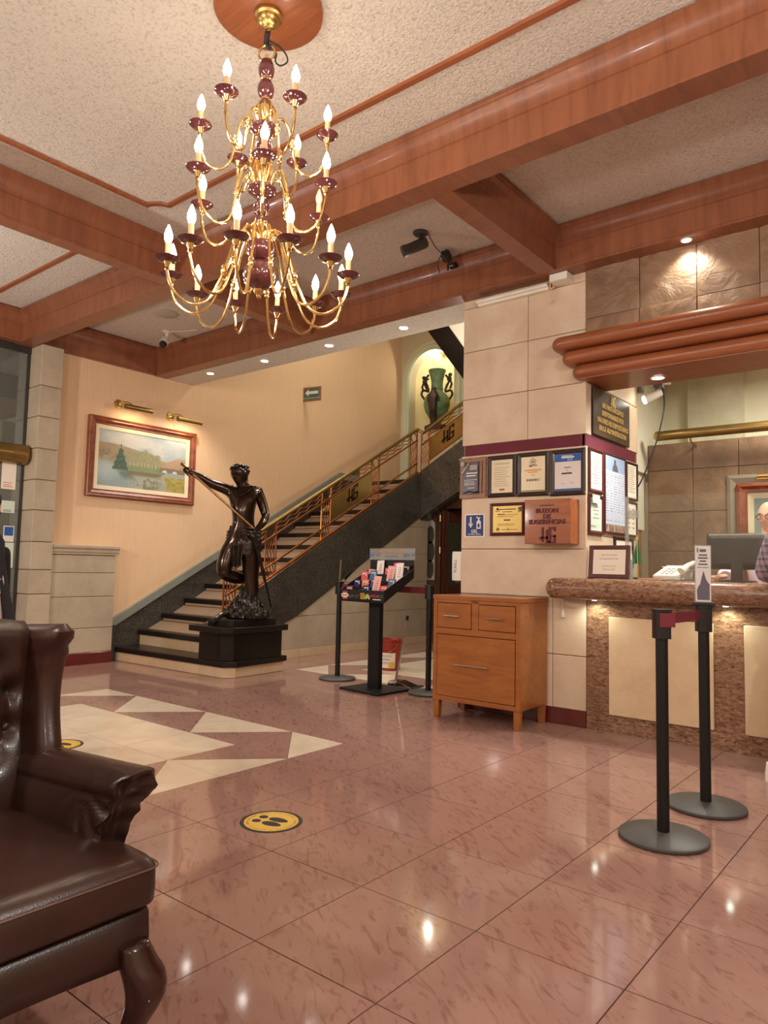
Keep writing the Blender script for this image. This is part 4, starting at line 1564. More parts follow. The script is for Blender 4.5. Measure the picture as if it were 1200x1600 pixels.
# fingers wrapped round hilt and sword belt
hx = Vector(P2(299, 742.5, -.19))
for k in range(4):
    c_ = hx + Vector((.012 * k - .02, -.006, .006 - .012 * k))
    m.tube(spline([c_ + Vector((-.012, -.022, .018)), c_ + Vector((-.018, -.034, 0)), c_ + Vector((-.006, -.034, -.02)), c_ + Vector((.01, -.018, -.024))], 3), .0085, 6)
m.tube(spline([hx + Vector((.01, .012, .02)), hx + Vector((-.006, -.016, .034)), hx + Vector((-.02, -.034, .02))], 3), .0095, 6)
hx2 = Vector(P2(398, 836, -.175))
for k in range(4):
    c_ = hx2 + Vector((-.012 + .008 * k, -.01, .016 - .013 * k))
    m.tube(spline([c_ + Vector((.02, -.012, 0)), c_ + Vector((.0, -.03, -.004)), c_ + Vector((-.018, -.016, -.008))], 3), .0085, 6)
# face: nose, brow, ears, chest relief
hd_ = Vector(P2(370.5, 742, -.035))
m.ball(tuple(hd_ + Vector((-.014, -.094, .004))), (.014, .022, .025), 8, 6)
m.ball(tuple(hd_ + Vector((-.012, -.082, .030))), (.055, .016, .012), 10, 6)
m.ball(tuple(hd_ + Vector((-.014, -.076, -.036))), (.028, .02, .014), 10, 6)
m.ball(tuple(hd_ + Vector((.088, .01, .0))), (.012, .018, .026), 8, 6)
for sx in (-1, 1):
    m.ball(P2(379 + sx * 9, 781, -.078), (.062, .034, .045), 14, 9)
    for q in range(3):
        m.ball(P2(378.5 + sx * 4.6, 796 + 8 * q, -.078), (.028, .020, .026), 10, 8)
m.build('figure', 'bronze', sb, smooth=60)
# hair and headband
m = MB()
m.ball(P2(371.5, 738, -.002), (.102, .112, .072), 20, 12)
rnd = random.Random(3)
for k in range(46):
    a, e = rnd.uniform(0, 2 * PI), rnd.uniform(.1, 1.2)
    p = Vector(P2(371.5, 736, -.005)) + Vector((.098 * math.cos(e) * math.cos(a), .108 * math.cos(e) * math.sin(a), .056 * math.sin(e)))
    m.ball(tuple(p), (.022, .022, .014), 8, 6)
m.tube([Vector(P2(371.5, 737, -.008)) + Vector((.103 * math.cos(q), .114 * math.sin(q), .0)) for q in [2 * PI * k / 20 for k in range(20)]], .007, 6, closed=True)
m.build('hair', 'bronze_d', sb)
# loin cloth with gathered folds
m = MB()
rings = []
for zz, rr in ((864, .178), (850, .186), (838, .176), (829, .160), (824, .15)):
    x, y, z = P2(381, zz, 0)
    rings.append([(x + (rr + .008 * math.sin(9 * q + zz)) * math.cos(q), y + (rr * .80 + .006 * math.sin(11 * q)) * math.sin(q), z + .012 * math.sin(q * 2 + .6)) for q in [2 * PI * k / 40 for k in range(40)]])
m.loft(rings, 0, True, False)
for k in range(3):
    x, y, z = P2(381, 828 + 5 * k, 0)
    m.tube([(x + (.172 + .004 * k) * math.cos(q), y + .142 * math.sin(q), z + .022 * math.cos(q) + .01 * math.sin(3 * q)) for q in [2 * PI * j / 28 for j in range(28)]], .014, 6, closed=True)
fl_ = []
for i in range(5):
    x, y, z = P2(375, 852 + i * 8, -.158)
    fl_.append([(x + (t - .5) * (.15 - .016 * i), y - .01 * math.sin(t * 18), z + .012 * math.cos(t * 8)) for t in [k / 14 for k in range(15)]])
m.loft(fl_, 0, False, False)
m.build('loin_cloth', plain('cloth_bronze', (48, 38, 30), .32, .6, .2, .3, 30, (26, .5, .02)), sb)
# sword drawn across the body, scabbard at the hip
h0, h1 = Vector(P2(303, 744, -.195)), Vector(P2(402, 828, -.20))
d = (h1 - h0).normalized()
m = MB()
up = d.cross(Vector((0, 1, 0))).normalized()
rings = []
for t, wd in ((0.0, .013), (.2, .013), (.97, .010), (1.0, .003)):
    c_ = h0.lerp(h1, t)
    rings.append([tuple(c_ + up * wd), tuple(c_ + Vector((0, -.004, 0))), tuple(c_ - up * wd), tuple(c_ + Vector((0, .004, 0)))])
m.loft(rings)
g0 = h0 - d * .02
m.tube([g0 - d * .0, g0 - d * .10], .012, 8)
m.ball(tuple(g0 - d * .105), .018, 10, 6)
m.tube([g0 + up * .05 + d * .015, g0, g0 - up * .05 + d * .015], .009, 8)
m.build('sword', plain('sword_bronze', (122, 92, 60), 0.25, 0.9), sb)
s0, s1 = Vector(P2(400, 832, -.17)), Vector(P2(425, 945, .05))
m = MB().tube([s0, s0.lerp(s1, .5), s1], [.022, .018, .007], 8)
m.ball(tuple(s0), (.028, .026, .02), 10, 6)
m.build('scabbard', 'bronze_d', sb)
MB().tube(spline([P2(362, 760, -.07), P2(372, 776, -.128), P2(384, 774, -.128), P2(397, 761, -.06)], 5), .005, 6).build('neck_cord', 'bronze_d', sb)
# rough rocky mound
m = MB()
rnd = random.Random(11)
for k in range(60):
    a, rr = rnd.uniform(0, 2 * PI), rnd.random() ** .6
    x, y = .02 + .20 * rr * math.cos(a), .17 * rr * math.sin(a)
    h_ = .27 * (1 - rr) + .07
    s_ = rnd.uniform(.03, .055)
    m.ball((x, y, .07 + h_ * .55), (s_, s_ * .9, h_ * .62 + .01), 8, 6, 0, None)
m.ball((.02, 0, .09), (.21, .18, .19), 16, 8)
for k in range(26):
    a = rnd.uniform(0, 2 * PI)
    p = Vector((.02 + .15 * math.cos(a), .13 * math.sin(a), .16 + rnd.uniform(0, .10)))
    m.tube(spline([p, p + Vector((rnd.uniform(-.05, .05), rnd.uniform(-.05, .05), -.03)), p + Vector((rnd.uniform(-.07, .07), rnd.uniform(-.07, .07), -.07))], 4), .009, 5)
m.v = [(x, y, max(z, .074)) for x, y, z in m.v]
m.build('rock_mound', 'bronze_d', sb)
MB().tube([(-.29, -.20, .03), (-.21, -.12, .11), (-.15, -.08, .12)], [.03, .028, .02], 8).build('fallen_hilt', 'bronze_d', sb)

# ------------------------------------------------------------------ VASE in the niche
vz = thing('niche_vase', 'large green patinated vase with handles and figures in the arched niche', 'vase', (-7.12, 10.22, 3.58), math.radians(33))
MB().lathe([(.16, 0), (.17, .03), (.10, .06), (.075, .11), (.09, .16), (.13, .22), (.20, .34), (.235, .46), (.225, .56), (.17, .65), (.11, .69), (.10, .72), (.11, .74), (.10, .78), (.105, .88), (.125, .98), (.145, 1.04), (.155, 1.06), (.155, 1.085), (.13, 1.09), (.12, 1.0), (.05, .95)], 28).build('body', 'verdigris', vz)
for s in (-1, 1):
    MB().tube(spline([(s * .21, -.01, .55), (s * .27, -.02, .64), (s * .24, -.02, .72), (s * .15, -.01, .70), (s * .17, -.01, .80), (s * .21, -.02, .90), (s * .15, -.01, 1.0)], 5), .02, 8).build('handle', 'verd_d', vz)
    m = MB()
    zc = .86 if s < 0 else .92
    m.ball((s * .23, -.06, zc + .07), .036, 10, 7).ball((s * .215, -.055, zc), (.045, .045, .055), 10, 7)
    m.tube([(s * .20, -.08, zc + .02), (s * .14, -.09, zc + .05)], .016, 7).tube([(s * .215, -.06, zc - .04), (s * .19, -.10, zc - .11), (s * .16, -.09, zc - .17)], .02, 7)
    m.tube([(s * .24, -.05, zc - .04), (s * .26, -.08, zc - .10), (s * .23, -.07, zc - .18)], .02, 7)
    m.build('cherub', 'verd_d', vz)
m = MB()
vs, fs = skin_mesh([(-.06, -.22, .42, .07), (-.065, -.24, .52, .085), (-.06, -.24, .60, .07), (-.045, -.25, .67, .03), (-.035, -.26, .73, .042), (.02, -.25, .57, .03), (.045, -.25, .47, .024), (-.13, -.24, .56, .03), (-.15, -.24, .46, .024),
                    (-.05, -.20, .30, .06), (-.035, -.16, .16, .045), (-.03, -.14, .06, .035), (-.08, -.19, .28, .05), (-.07, -.15, .15, .04), (-.07, -.14, .06, .03)],
                   [(0, 1), (1, 2), (2, 3), (3, 4), (2, 5), (5, 6), (2, 7), (7, 8), (0, 9), (9, 10), (10, 11), (0, 12), (12, 13), (13, 14)], 0, 2)
m.add(vs, fs)
m.build('relief_figure', plain('brown_patina', (74, 52, 40), .45, .3, 0, .3, 20), vz, smooth=60)
m = MB()
rnd = random.Random(5)
for k in range(16):
    a = rnd.uniform(PI, 2 * PI)
    m.ball((.17 * math.cos(a), .15 * math.sin(a), rnd.uniform(.02, .07)), (.045, .04, .035), 8, 6)
m.build('foot_foliage', 'verd_d', vz)
sp = thing('niche_spotlight', 'small round white spotlight glowing under the niche arch', 'spotlight', (-7.13, 10.32, 4.93))
MB().ball((0, 0, .02), .042, 14, 9).build('housing', 'white', sp)
MB().ball((.004, -.02, -.012), .026, 12, 8).build('lens', 'bulb_w', sp)
lamp('POINT', 'niche_spot_lamp', (-7.13, 10.22, 4.88), 5, (1, .94, .8), .03)

# ------------------------------------------------------------------ ARMCHAIR (close to the camera)
ac = thing('armchair', 'dark brown leather wing armchair with tufted back and cabriole legs', 'armchair', (-1.9, .70, 0))
AX, AY = -1.9, .70


def sqring(x0, x1, y0, y1, z, r, n=5):
    out = []
    for cx, cy, a0 in ((x1 - r, y1 - r, 0), (x0 + r, y1 - r, PI / 2), (x0 + r, y0 + r, PI), (x1 - r, y0 + r, 1.5 * PI)):
        for k in range(n):
            a = a0 + PI / 2 * k / (n - 1)
            out.append((cx + r * math.cos(a), cy + r * math.sin(a), z))
    return out


def A(m, name, mat='leather', **kw):
    m.v = [(x - AX, y - AY, z) for x, y, z in m.v]
    return m.build(name, mat, ac, **kw)


YL, YRr = 1.035, .365          # seat sides (+y is the far, visible side)
# seat cushion: T shaped front, softly crowned
m = MB()
rings = []
for t in range(7):
    a = -PI / 2 + PI * t / 6 * .5
    rings.append(sqring(-2.3, -1.492 - .012 * (1 - math.cos(a)), YRr, YL, .372 + .018 * (1 + math.sin(a)), .03))
for z, ins in ((.41, 0), (.458, .0)):
    rings.append(sqring(-2.3, -1.488 + .004 * math.sin((z - .39) * 45), YRr, YL, z, .035))
for t in range(1, 7):
    a = PI / 2 * t / 6
    ins = .055 * (1 - math.cos(a))
    rings.append(sqring(-2.3, -1.49 - ins, YRr + ins, YL - ins, .458 + .030 * math.sin(a), .05))
for q in (.15, .3, .5):
    rings.append(sqring(-2.3, -1.545 - q * .5, YRr + .055 + q * .35, YL - .055 - q * .35, .488 + .018 * math.sin(min(q * 2, 1) * PI / 2), .05))
m.loft(rings)
A(m, 'seat_cushion', smooth=60)
pp = [(-2.2, YL + .002, .459)] + [(-1.52 + .034 * math.sin(a), YL - .032 + .036 * math.cos(a), .459) for a in [PI / 2 * k / 6 for k in range(7)]] + [(-1.486, YRr, .459)]
A(MB().tube(pp, .0024, 6), 'piping', 'piping')
# apron with shaped lower edge
m = MB()
top, ys = .368, np.linspace(YRr + .01, YL - .012, 30)
rings = []
for y in ys:
    s_ = (y - YRr) / (YL - YRr)
    zb = .238 + .022 * math.sin(PI * s_) - .016 * (abs(s_ - .86) < .05)
    zb = .262 - .03 * (1 - abs(2 * s_ - 1)) ** .5 * 0 - .03 * math.exp(-((s_ - .84) / .05) ** 2)
    zb = .232 + .055 * (abs(2 * s_ - 1) > .70) * 0 + .018 * math.sin(PI * s_)
    f = -1.506 - .012 * (abs(2 * s_ - 1) ** 8)
    rings.append([(f - .02, y, zb), (f, y, zb + .012), (f + .006, y, (zb + top) / 2), (f, y, top - .015), (f - .02, y, top), (-2.3, y, top), (-2.3, y, zb)])
m.loft(rings)
A(m, 'apron', smooth=60)


def arm(sgn, name):
    """rolled arm: cross sections marched from the wing to the pleated front scroll"""
    yc = .70
    m = MB()
    rings = []
    NU = 44
    for i in range(NU + 1):
        u = i / NU
        ring = []
        hgt = .648 + .017 * u ** 2 + .012 * max(0, 1 - u / .10)
        for q in range(64):
            t = q / 64
            # closed loop in (w, z): w outward from the seat
            if t < .42:                   # inner face, going up
                v = t / .42
                w_, z = .0 - .018 * math.sin(v * PI), .40 + (hgt - .06 - .40) * v
            elif t < .72:                 # rolled top
                a = PI - (t - .42) / .30 * PI * 1.15
                w_, z = .058 + .066 * math.cos(a), hgt - .06 + .062 * math.sin(a)
            else:
                v = (t - .72) / .28
                w_, z = .105 - .02 * math.sin(v * PI) - .02 * v, (hgt - .085) * (1 - v) + .26 * v
            zz = min(max((z - .42) / (.66 - .42), 0), 1)
            xf = -1.680 + .100 * zz ** 1.7
            xb = -2.12
            x = xb + (xf - xb) * u
            # gathers in the leather close to the scroll
            gth = max(0, (u - .62) / .38)
            th_ = math.atan2(z - .60, x + 1.74)
            crease = abs(math.sin(5.5 * th_ + .4)) ** 5
            w_ += (.013 if t < .42 else -.007) * gth * crease * (1 if z > .42 else 0)
            x -= .008 * gth * crease
            ring.append((x, yc + sgn * (.262 + w_ - .012 * math.cos(u * PI)), z))
        rings.append(ring)
    last = rings[-1]
    cxm = sum(p[0] for p in last) / 64
    cym = sum(p[1] for p in last) / 64
    for k, (sc, dx) in enumerate(((.90, .012), (.72, .006), (.5, -.008), (.28, -.014), (.08, -.016))):
        ring = []
        for q, p in enumerate(last):
            cz = .36 + .25 * min(1, max(0, (p[2] - .3) / .34))
            pleat = .012 * math.sin(p[2] * 105) * (.3 + sc)
            ring.append((p[0] + dx + pleat * .6, cym + (p[1] - cym) * sc, cz + (p[2] - cz) * (sc * .6 + .4)))
        rings.append(ring)
    m.loft(rings)
    return A(m, name, smooth=70)


arm(1, 'arm')
arm(-1, 'arm')


def wing(sgn):
    m = MB()
    rings = []
    for i in range(22):
        u = i / 21
        z = .55 + .44 * u
        v = (z - .65) / .34
        xf = -1.965 + (-.044 * math.sin(max(0, min(1, v / .98)) * PI) if v > 0 else 0) + .006 * (u > .9)
        if u > .93:
            xf -= .10 * ((u - .93) / .07) ** 3 * .25
        xb = -2.28
        flare = .012 + .03 * u
        th = .038 * (1 if u < .93 else math.sqrt(max(0.02, 1 - ((u - .93) / .075) ** 2)))
        rings_ = []
        for q in range(20):
            a = 2 * PI * q / 20
            cxx, hx = (xf + xb) / 2, (xf - xb) / 2
            px = cxx + hx * (abs(math.cos(a)) ** .35) * (1 if math.cos(a) >= 0 else -1)
            f = (px - xb) / (xf - xb)
            yy = .285 + flare * f + .004 * (u > .75) * math.sin(z * 120) * (f > .8)
            py = .70 + sgn * (yy + th * (abs(math.sin(a)) ** .6) * (1 if math.sin(a) >= 0 else -1))
            rings_.append((px, py, z - .02 * (1 - f) * (u > .9)))
        rings.append(rings_)
    m.loft(rings)
    return A(m, 'wing', smooth=60)


wing(1)
wing(-1)
# tufted back
m = MB()
NU, NV = 56, 50
bt = [(y, z) for z in (.60, .76, .92) for y in (.50, .70, .90)] + [(y, z) for z in (.68, .84) for y in (.60, .80)]
bt = [(.53, .63), (.70, .63), (.87, .63), (.615, .76), (.785, .76), (.93, .70), (.47, .70), (.53, .88), (.70, .88), (.87, .88), (.93, .80)]


def back_x(y, z):
    e = ((y - .70) / .275) ** 2
    x = -2.035 - .075 * (z - .47) + .03 * (1 - e)
    for by, bz in bt:
        d2 = (y - by) ** 2 + (z - bz) ** 2
        x -= .026 * math.exp(-d2 / .0011) + .018 * math.exp(-d2 / .006)
    for by, bz in bt:                        # pleat lines toward neighbours
        for cy_, cz_ in bt:
            L = math.hypot(cy_ - by, cz_ - bz)
            if 0 < L < .17 and cz_ > bz:
                t_ = ((y - by) * (cy_ - by) + (z - bz) * (cz_ - bz)) / L / L
                if 0 < t_ < 1:
                    dd = abs((y - by) * (cz_ - bz) - (z - bz) * (cy_ - by)) / L
                    x -= .011 * math.exp(-(dd / .008) ** 2)
    if z > .95:
        x -= .10 * ((z - .95) / .05) ** 2.2 * .6
    if abs(y - .70) > .25:
        x -= .012 * ((abs(y - .70) - .25) / .03)
    return x


front = []
for j in range(NV + 1):
    z = .42 + .572 * j / NV
    front.append([(back_x(.70 + .275 * (2 * i / NU - 1), z), .70 + .275 * (2 * i / NU - 1), z) for i in range(NU + 1)])
m.loft(front, 0, False, False)
m.box(-2.36, -2.24, .42, .98, .25, .985)
m.loft([[(front[-1][i][0], front[-1][i][1], front[-1][i][2]) for i in range(NU + 1)], [(-2.27, front[-1][i][1], .988) for i in range(NU + 1)]], 0, False, False)
A(m, 'tufted_back', smooth=60)
m = MB()
for by, bz in bt[:6] + bt[7:10]:
    m.ball((back_x(by, bz) + .004, by, bz), (.007, .012, .012), 10, 6)
A(m, 'buttons')


def leg(x, y, dx, dy, name='leg'):
    m = MB()
    rings = []
    prof_ = spline([(z, o_, w_) for z, o_, w_ in ((.30, -.008, .036), (.262, .004, .042), (.235, .016, .045), (.20, .022, .043), (.165, .018, .036), (.12, .004, .028), (.07, -.008, .022), (.035, .0, .024), (.014, .012, .034), (0, .014, .034))], 4)
    for z, o_, w_ in prof_:
        rings.append([(px + dx * o_, py + dy * o_, z) for px, py, _ in sqring(x - w_, x + w_, y - w_, y + w_, 0, w_ * .75, 6)])
    m.loft(rings)
    return A(m, name, 'leg_wood', smooth=80)


leg(-1.505, .985, 1, .8)
leg(-1.505, .415, 1, -.8)
for y in (.45, .95):
    m = MB().loft([sqring(-2.36, -2.30, y - .03, y + .03, .30, .01, 3), sqring(-2.44, -2.40, y - .022, y + .022, 0, .008, 3)])
    A(m, 'leg', 'leg_wood')

# ------------------------------------------------------------------ CABINET
cb = thing('drawer_cabinet', 'orange brown wooden cabinet with two drawers above a wide door, on short legs', 'cabinet', (-2.905, 4.945, 0), math.radians(0.6))
W2, D2 = .382, .225
MB().box(-W2, W2, -D2 + .03, D2, .14, .925).build('carcass', 'wood_cab', cb, smooth=0, bevel=.003)
MB().box(-W2 - .006, W2 + .006, -D2 - .004, D2, .925, .958).build('top', 'wood_cab', cb, smooth=0, bevel=.004)
fr = MB()
for x0, x1, z0, z1 in ((-W2, -W2 + .035, .14, .925), (W2 - .035, W2, .14, .925), (-.03, .03, .70, .925), (-W2 + .035, W2 - .035, .655, .702), (-W2 + .035, W2 - .035, .14, .175), (-W2 + .035, W2 - .035, .90, .925)):
    fr.box(x0, x1, -D2, -D2 + .032, z0, z1)
fr.build('face_frame', 'wood_cab', cb, smooth=0, bevel=.002)


def pull(parent, x, z, L):
    m = MB().tube([(x - L / 2, -D2 - .026, z), (x + L / 2, -D2 - .026, z)], .006, 8)
    for s in (-.36, .36):
        m.tube([(x + s * L, -D2 - .004, z), (x + s * L, -D2 - .026, z)], .004, 6)
    return m.build('handle', 'chrome', parent)


for x0, x1 in ((-W2 + .040, -.035), (.035, W2 - .040)):
    d_ = MB().box(x0, x1, -D2 - .003, -D2 + .012, .707, .895).build('drawer', 'wood_cab', cb, smooth=0, bevel=.002)
    pull(d_, (x0 + x1) / 2 - .01, .80, .135)
d_ = MB().box(-W2 + .040, W2 - .040, -D2 - .003, -D2 + .012, .180, .650).build('door', 'wood_cab', cb, smooth=0, bevel=.002)
pull(d_, -.02, .43, .30)
for x in (-W2 + .03, W2 - .03):
    for y in (-D2 + .032, D2 - .03):
        MB().prism([(x - .026, .14), (x + .026, .14), (x + .021, 0), (x - .021, 0)], 'y', y - .024, y + .024).build('leg', 'wood_cab', cb, smooth=0, bevel=.003)


# ------------------------------------------------------------------ STANCHIONS
def stanchion(label, loc, rz, group='black belt stanchions'):
    s_ = thing('stanchion', label, 'stanchion', loc, rz, group)
    MB().lathe([(.182, 0), (.190, .006), (.190, .016), (.182, .022), (.06, .03), (.035, .034)], 40).build('base', 'base_g', s_)
    MB().lathe([(.0265, .03), (.0265, .90)], 18).build('post', 'black_m', s_)
    m = MB().loft([sqring(-.034, .034, -.034, .034, z, .008, 3) for z in (.875, .885, .90, .995)] + [sqring(-.038, .038, -.038, .038, z, .008, 3) for z in (.996, 1.006)])
    m.build('belt_head', 'black', s_, smooth=40)
    return s_


s1 = stanchion('black belt stanchion standing nearest the camera on the tiles', (-1.06, 3.318, 0), math.radians(36))
s2 = copy_thing(s1, (-1.034, 3.894, 0), math.radians(36), 'black belt stanchion with a small sign holder on top, before the desk')
s3 = copy_thing(s1, (-5.071, 5.556, 0), 0, 'black belt stanchion with a thin rod on top, beside the brochure stand')
s4 = copy_thing(s1, (-3.90, 5.53, 0), 0, 'black belt stanchion half hidden behind the drawer cabinet')


def belt(a, b, label, sag=0.0, z0=.955, z1=1.0):
    a, b = Vector(a), Vector(b)
    mid = (a + b) / 2
    n = Vector((-(b - a).y, (b - a).x)).normalized() * .0012
    P = []
    for k in range(9):
        t_ = k / 8
        p = a.lerp(b, t_)
        P.append((p - mid, -sag * 4 * t_ * (1 - t_)))
    m = MB().loft([[(p.x - n.x, p.y - n.y, z0 + s_), (p.x + n.x, p.y + n.y, z0 + s_), (p.x + n.x, p.y + n.y, z1 + s_), (p.x - n.x, p.y - n.y, z1 + s_)] for p, s_ in P])
    o = m.build('belt', 'belt', None, smooth=0, loc=(mid.x, mid.y, 0))
    return tag(o, label, 'belt')


belt((-1.058, 3.362), (-1.038, 3.850), 'short burgundy belt between the two black stanchions before the desk', 0, .935, .985)
MB().box(-.02, .048, -.0385, -.034, .928, .99).build('belt_end', 'belt', s1, smooth=0)
belt((-5.036, 5.556), (-3.935, 5.53), 'burgundy belt stretched behind the brochure stand', 0, .925, .985)
# thin rod on the left stanchion, sign on the front one
MB().tube([(0, 0, 1.0), (.012, 0, 1.235)], .0085, 8).build('rod', 'chrome', s3)
sg = thing('stanchion_sign', 'narrow white sign with a church drawing standing on a stanchion', 'sign', (-1.034, 3.894, 1.006), math.radians(24))
MB().box(-.055, .055, -.012, .012, 0, .018).build('foot', 'black', sg, smooth=0, bevel=.003)
MB().box(-.040, .040, -.004, .004, .016, .31).build('holder', 'acrylic', sg, smooth=0)
MB().box(-.036, .036, -.0055, -.004, .02, .305).build('card', plain('card_white', (206, 200, 196), .7), sg, smooth=0)
m = MB()
m.prism([(-.028, .03), (.030, .03), (.030, .09), (.03, .11), (.022, .12), (.014, .135), (.002, .178), (-.008, .14), (-.014, .11), (-.022, .10), (-.03, .08)], 'y', -.0068, -.0055)
for z, w_, h_ in ((.275, .03, .014), (.255, .04, .008), (.240, .046, .008), (.224, .03, .008), (.208, .044, .007), (.194, .055, .003)):
    m.box(-w_ / 2, w_ / 2, -.0068, -.0055, z, z + h_)
m.box(-.028, -.022, -.0068, -.0055, .272, .295)
m.build('print', plain('print_grey', (96, 90, 100), .8), sg, smooth=0)

# ------------------------------------------------------------------ BROCHURE STAND
bs = thing('brochure_stand', 'black brochure stand with tilted compartment tray and printed header', 'stand', (-4.375, 5.32, 0), math.radians(-5))
MB().box(-.255, .255, -.22, .22, 0, .022).build('base_plate', 'black_m', bs, smooth=0, bevel=.004)
MB().box(-.07, .07, -.03, .03, .02, .93).build('column', 'black_m', bs, smooth=0, bevel=.004)
TZ, TYF, TYB = .835, -.20, .20          # tray
TS = 1.3
tilt = .25
m = MB()
m.box(-.225, .225, TYF, TYF + .008, TZ, TZ + .115)
for s in (-1, 1):
    x0 = .222 * s
    m.prism([(TYF, TZ), (TYB, TZ + tilt - .02), (TYB, TZ + tilt + .07), (TYF, TZ + .115)], 'x', x0 - .004, x0 + .004)
m.prism([(TYF, TZ), (TYB, TZ + tilt - .02), (TYB, TZ + tilt), (TYF, TZ + .02)], 'x', -.222, .222)
m.box(-.225, .225, TYB, TYB + .008, TZ + tilt - .02, TZ + tilt + .155)
m.sx(TS).build('tray', 'black', bs, smooth=0, bevel=.002)
div = MB()
for r in range(1, 4):
    y = TYF + .40 * r / 4
    z = TZ + .02 + tilt * r / 4
    div.box(-.22, .22, y - .002, y + .002, z, z + .055)
for c_ in range(1, 5):
    x = -.22 + .44 * c_ / 5
    div.prism([(TYF, TZ + .02), (TYB, TZ + tilt), (TYB, TZ + tilt + .045), (TYF, TZ + .085)], 'x', x - .0015, x + .0015)
div.sx(TS).build('dividers', 'black', bs, smooth=0)
MB().box(-.235, .235, TYB + .002, TYB + .008, TZ + tilt + .155, TZ + tilt + .268).sx(TS).build('header_panel', 'acrylic', bs, smooth=0)
m = MB()
m.text('Información turística', .034, 0, TZ + tilt + .215, TYB - .0005, .001, 0)
m.sx(TS).build('header_lettering', 'orange', bs, smooth=0)
m = MB()
m.text('get it!', .05, -.18, TZ + tilt + .19, TYB - .0005, .001)
m.text('get it!', .05, .18, TZ + tilt + .19, TYB - .0005, .001)
m.box(-.06, .06, TYB - .0005, TYB + .0005, TZ + tilt + .185, TZ + tilt + .193)
m.sx(TS).build('header_logo', plain('logo_blue', (54, 122, 188), .7), bs, smooth=0)
yf = TYF - .0015
m = MB()
m.prism([(-.175 + .04 * math.cos(q), TZ + .058 + .022 * math.sin(q)) for q in [2 * PI * k / 20 for k in range(20)]], 'y', yf, yf + .001, 0)
m.box(-.20, -.15, yf + .0005, yf + .0012, TZ + .02, TZ + .095, 1)
m.box(-.205, -.145, yf - .0008, yf, TZ + .053, TZ + .063, 1)
m.sx(TS).build('oval_badge', ['paper', 'ink_r'], bs, smooth=0)
MB().text('get it!', .046, -.078, TZ + .042, yf, .001).sx(TS).build('front_lettering', 'chrome', bs, smooth=0)
m = MB()
m.box(-.01, .032, yf, yf + .001, TZ + .03, TZ + .085, 0)
for zz in (.04, .055, .07):
    m.box(-.005, .027, yf - .0008, yf, TZ + zz, TZ + zz + .007, 1)
for cx_, an in ((.052, .5), (.07, -.5)):
    m.prism([(cx_ + .013 * math.cos(q) * (1 if 1 else 0) + .018 * an * math.sin(q), TZ + .055 + .026 * math.sin(q)) for q in [2 * PI * k / 14 for k in range(14)]], 'y', yf - .0008, yf, 2)
m.sx(TS).build('leaf_emblem', ['yellow', 'black', plain('leaf_green', (186, 206, 120), .7)], bs, smooth=0)
MB().text('MÉXI', .036, .133, TZ + .05, yf, .001).sx(TS).build('front_lettering', plain('mx_pink', (226, 40, 90), .6), bs, smooth=0)
m = MB().text('CO', .036, .186, TZ + .05, yf, .001)
m.sx(TS).build('front_lettering', plain('mx_green', (70, 140, 80), .6), bs, smooth=0)
MB().box(.115, .195, yf, yf + .001, TZ + .028, TZ + .036).sx(TS).build('underline', 'paper', bs, smooth=0)
CL = {'salmon': (240, 168, 130), 'white': (238, 228, 218), 'coral': (232, 96, 100), 'magenta': (214, 62, 130), 'black': (40, 34, 36), 'pink': (240, 178, 166), 'red': (226, 84, 92), 'steel': (66, 116, 150),
      'navy': (30, 36, 96), 'orange': (236, 140, 88), 'blue': (74, 80, 150), 'grey': (106, 116, 150), 'maroon': (150, 40, 70)}
leaf = [  # row (0 front), column, colour, height, tilt, label
    (0, 0, 'maroon', .085, .1, 'maroon leaflet in the front left pocket of the brochure tray'), (0, 2, 'navy', .095, .1, 'navy leaflet in the front middle pocket of the brochure tray'),
    (0, 3, 'pink', .19, .5, 'pale pink folder leaning across the front of the brochure tray'), (0, 4, 'red', .10, .1, 'red and orange leaflet in the front right pocket of the tray'),
    (1, 0, 'navy', .085, .1, 'dark blue leaflet in the left pocket of the second tray row'), (1, 1, 'orange', .085, .1, 'orange leaflet in the second tray row'),
    (1, 2, 'blue', .095, .1, 'violet blue leaflet in the middle of the second tray row'), (1, 4, 'grey', .10, .1, 'grey blue leaflet in the right pocket of the second tray row'),
    (2, 0, 'coral', .10, .1, 'coral leaflet in the left pocket of the third tray row'), (2, 1, 'steel', .11, .1, 'teal blue leaflet in the third tray row'),
    (2, 3, 'pink', .16, .4, 'pink and white folder standing in the third tray row'), (2, 4, 'white', .19, .45, 'white folder with red print leaning at the right of the tray'),
    (3, 0, 'salmon', .06, .1, 'salmon leaflet in the back left pocket of the brochure tray'), (3, 1, 'white', .15, .3, 'white folder standing tall at the back of the brochure tray'),
    (3, 2, 'coral', .075, .1, 'short coral leaflet at the back of the brochure tray'), (3, 3, 'magenta', .13, .1, 'magenta leaflet standing at the back of the brochure tray'),
    (3, 4, 'black', .11, .1, 'black leaflet with pale stripe in the back right pocket of the tray')]
Rb = Matrix.Rotation(math.radians(-5), 4, 'Z')
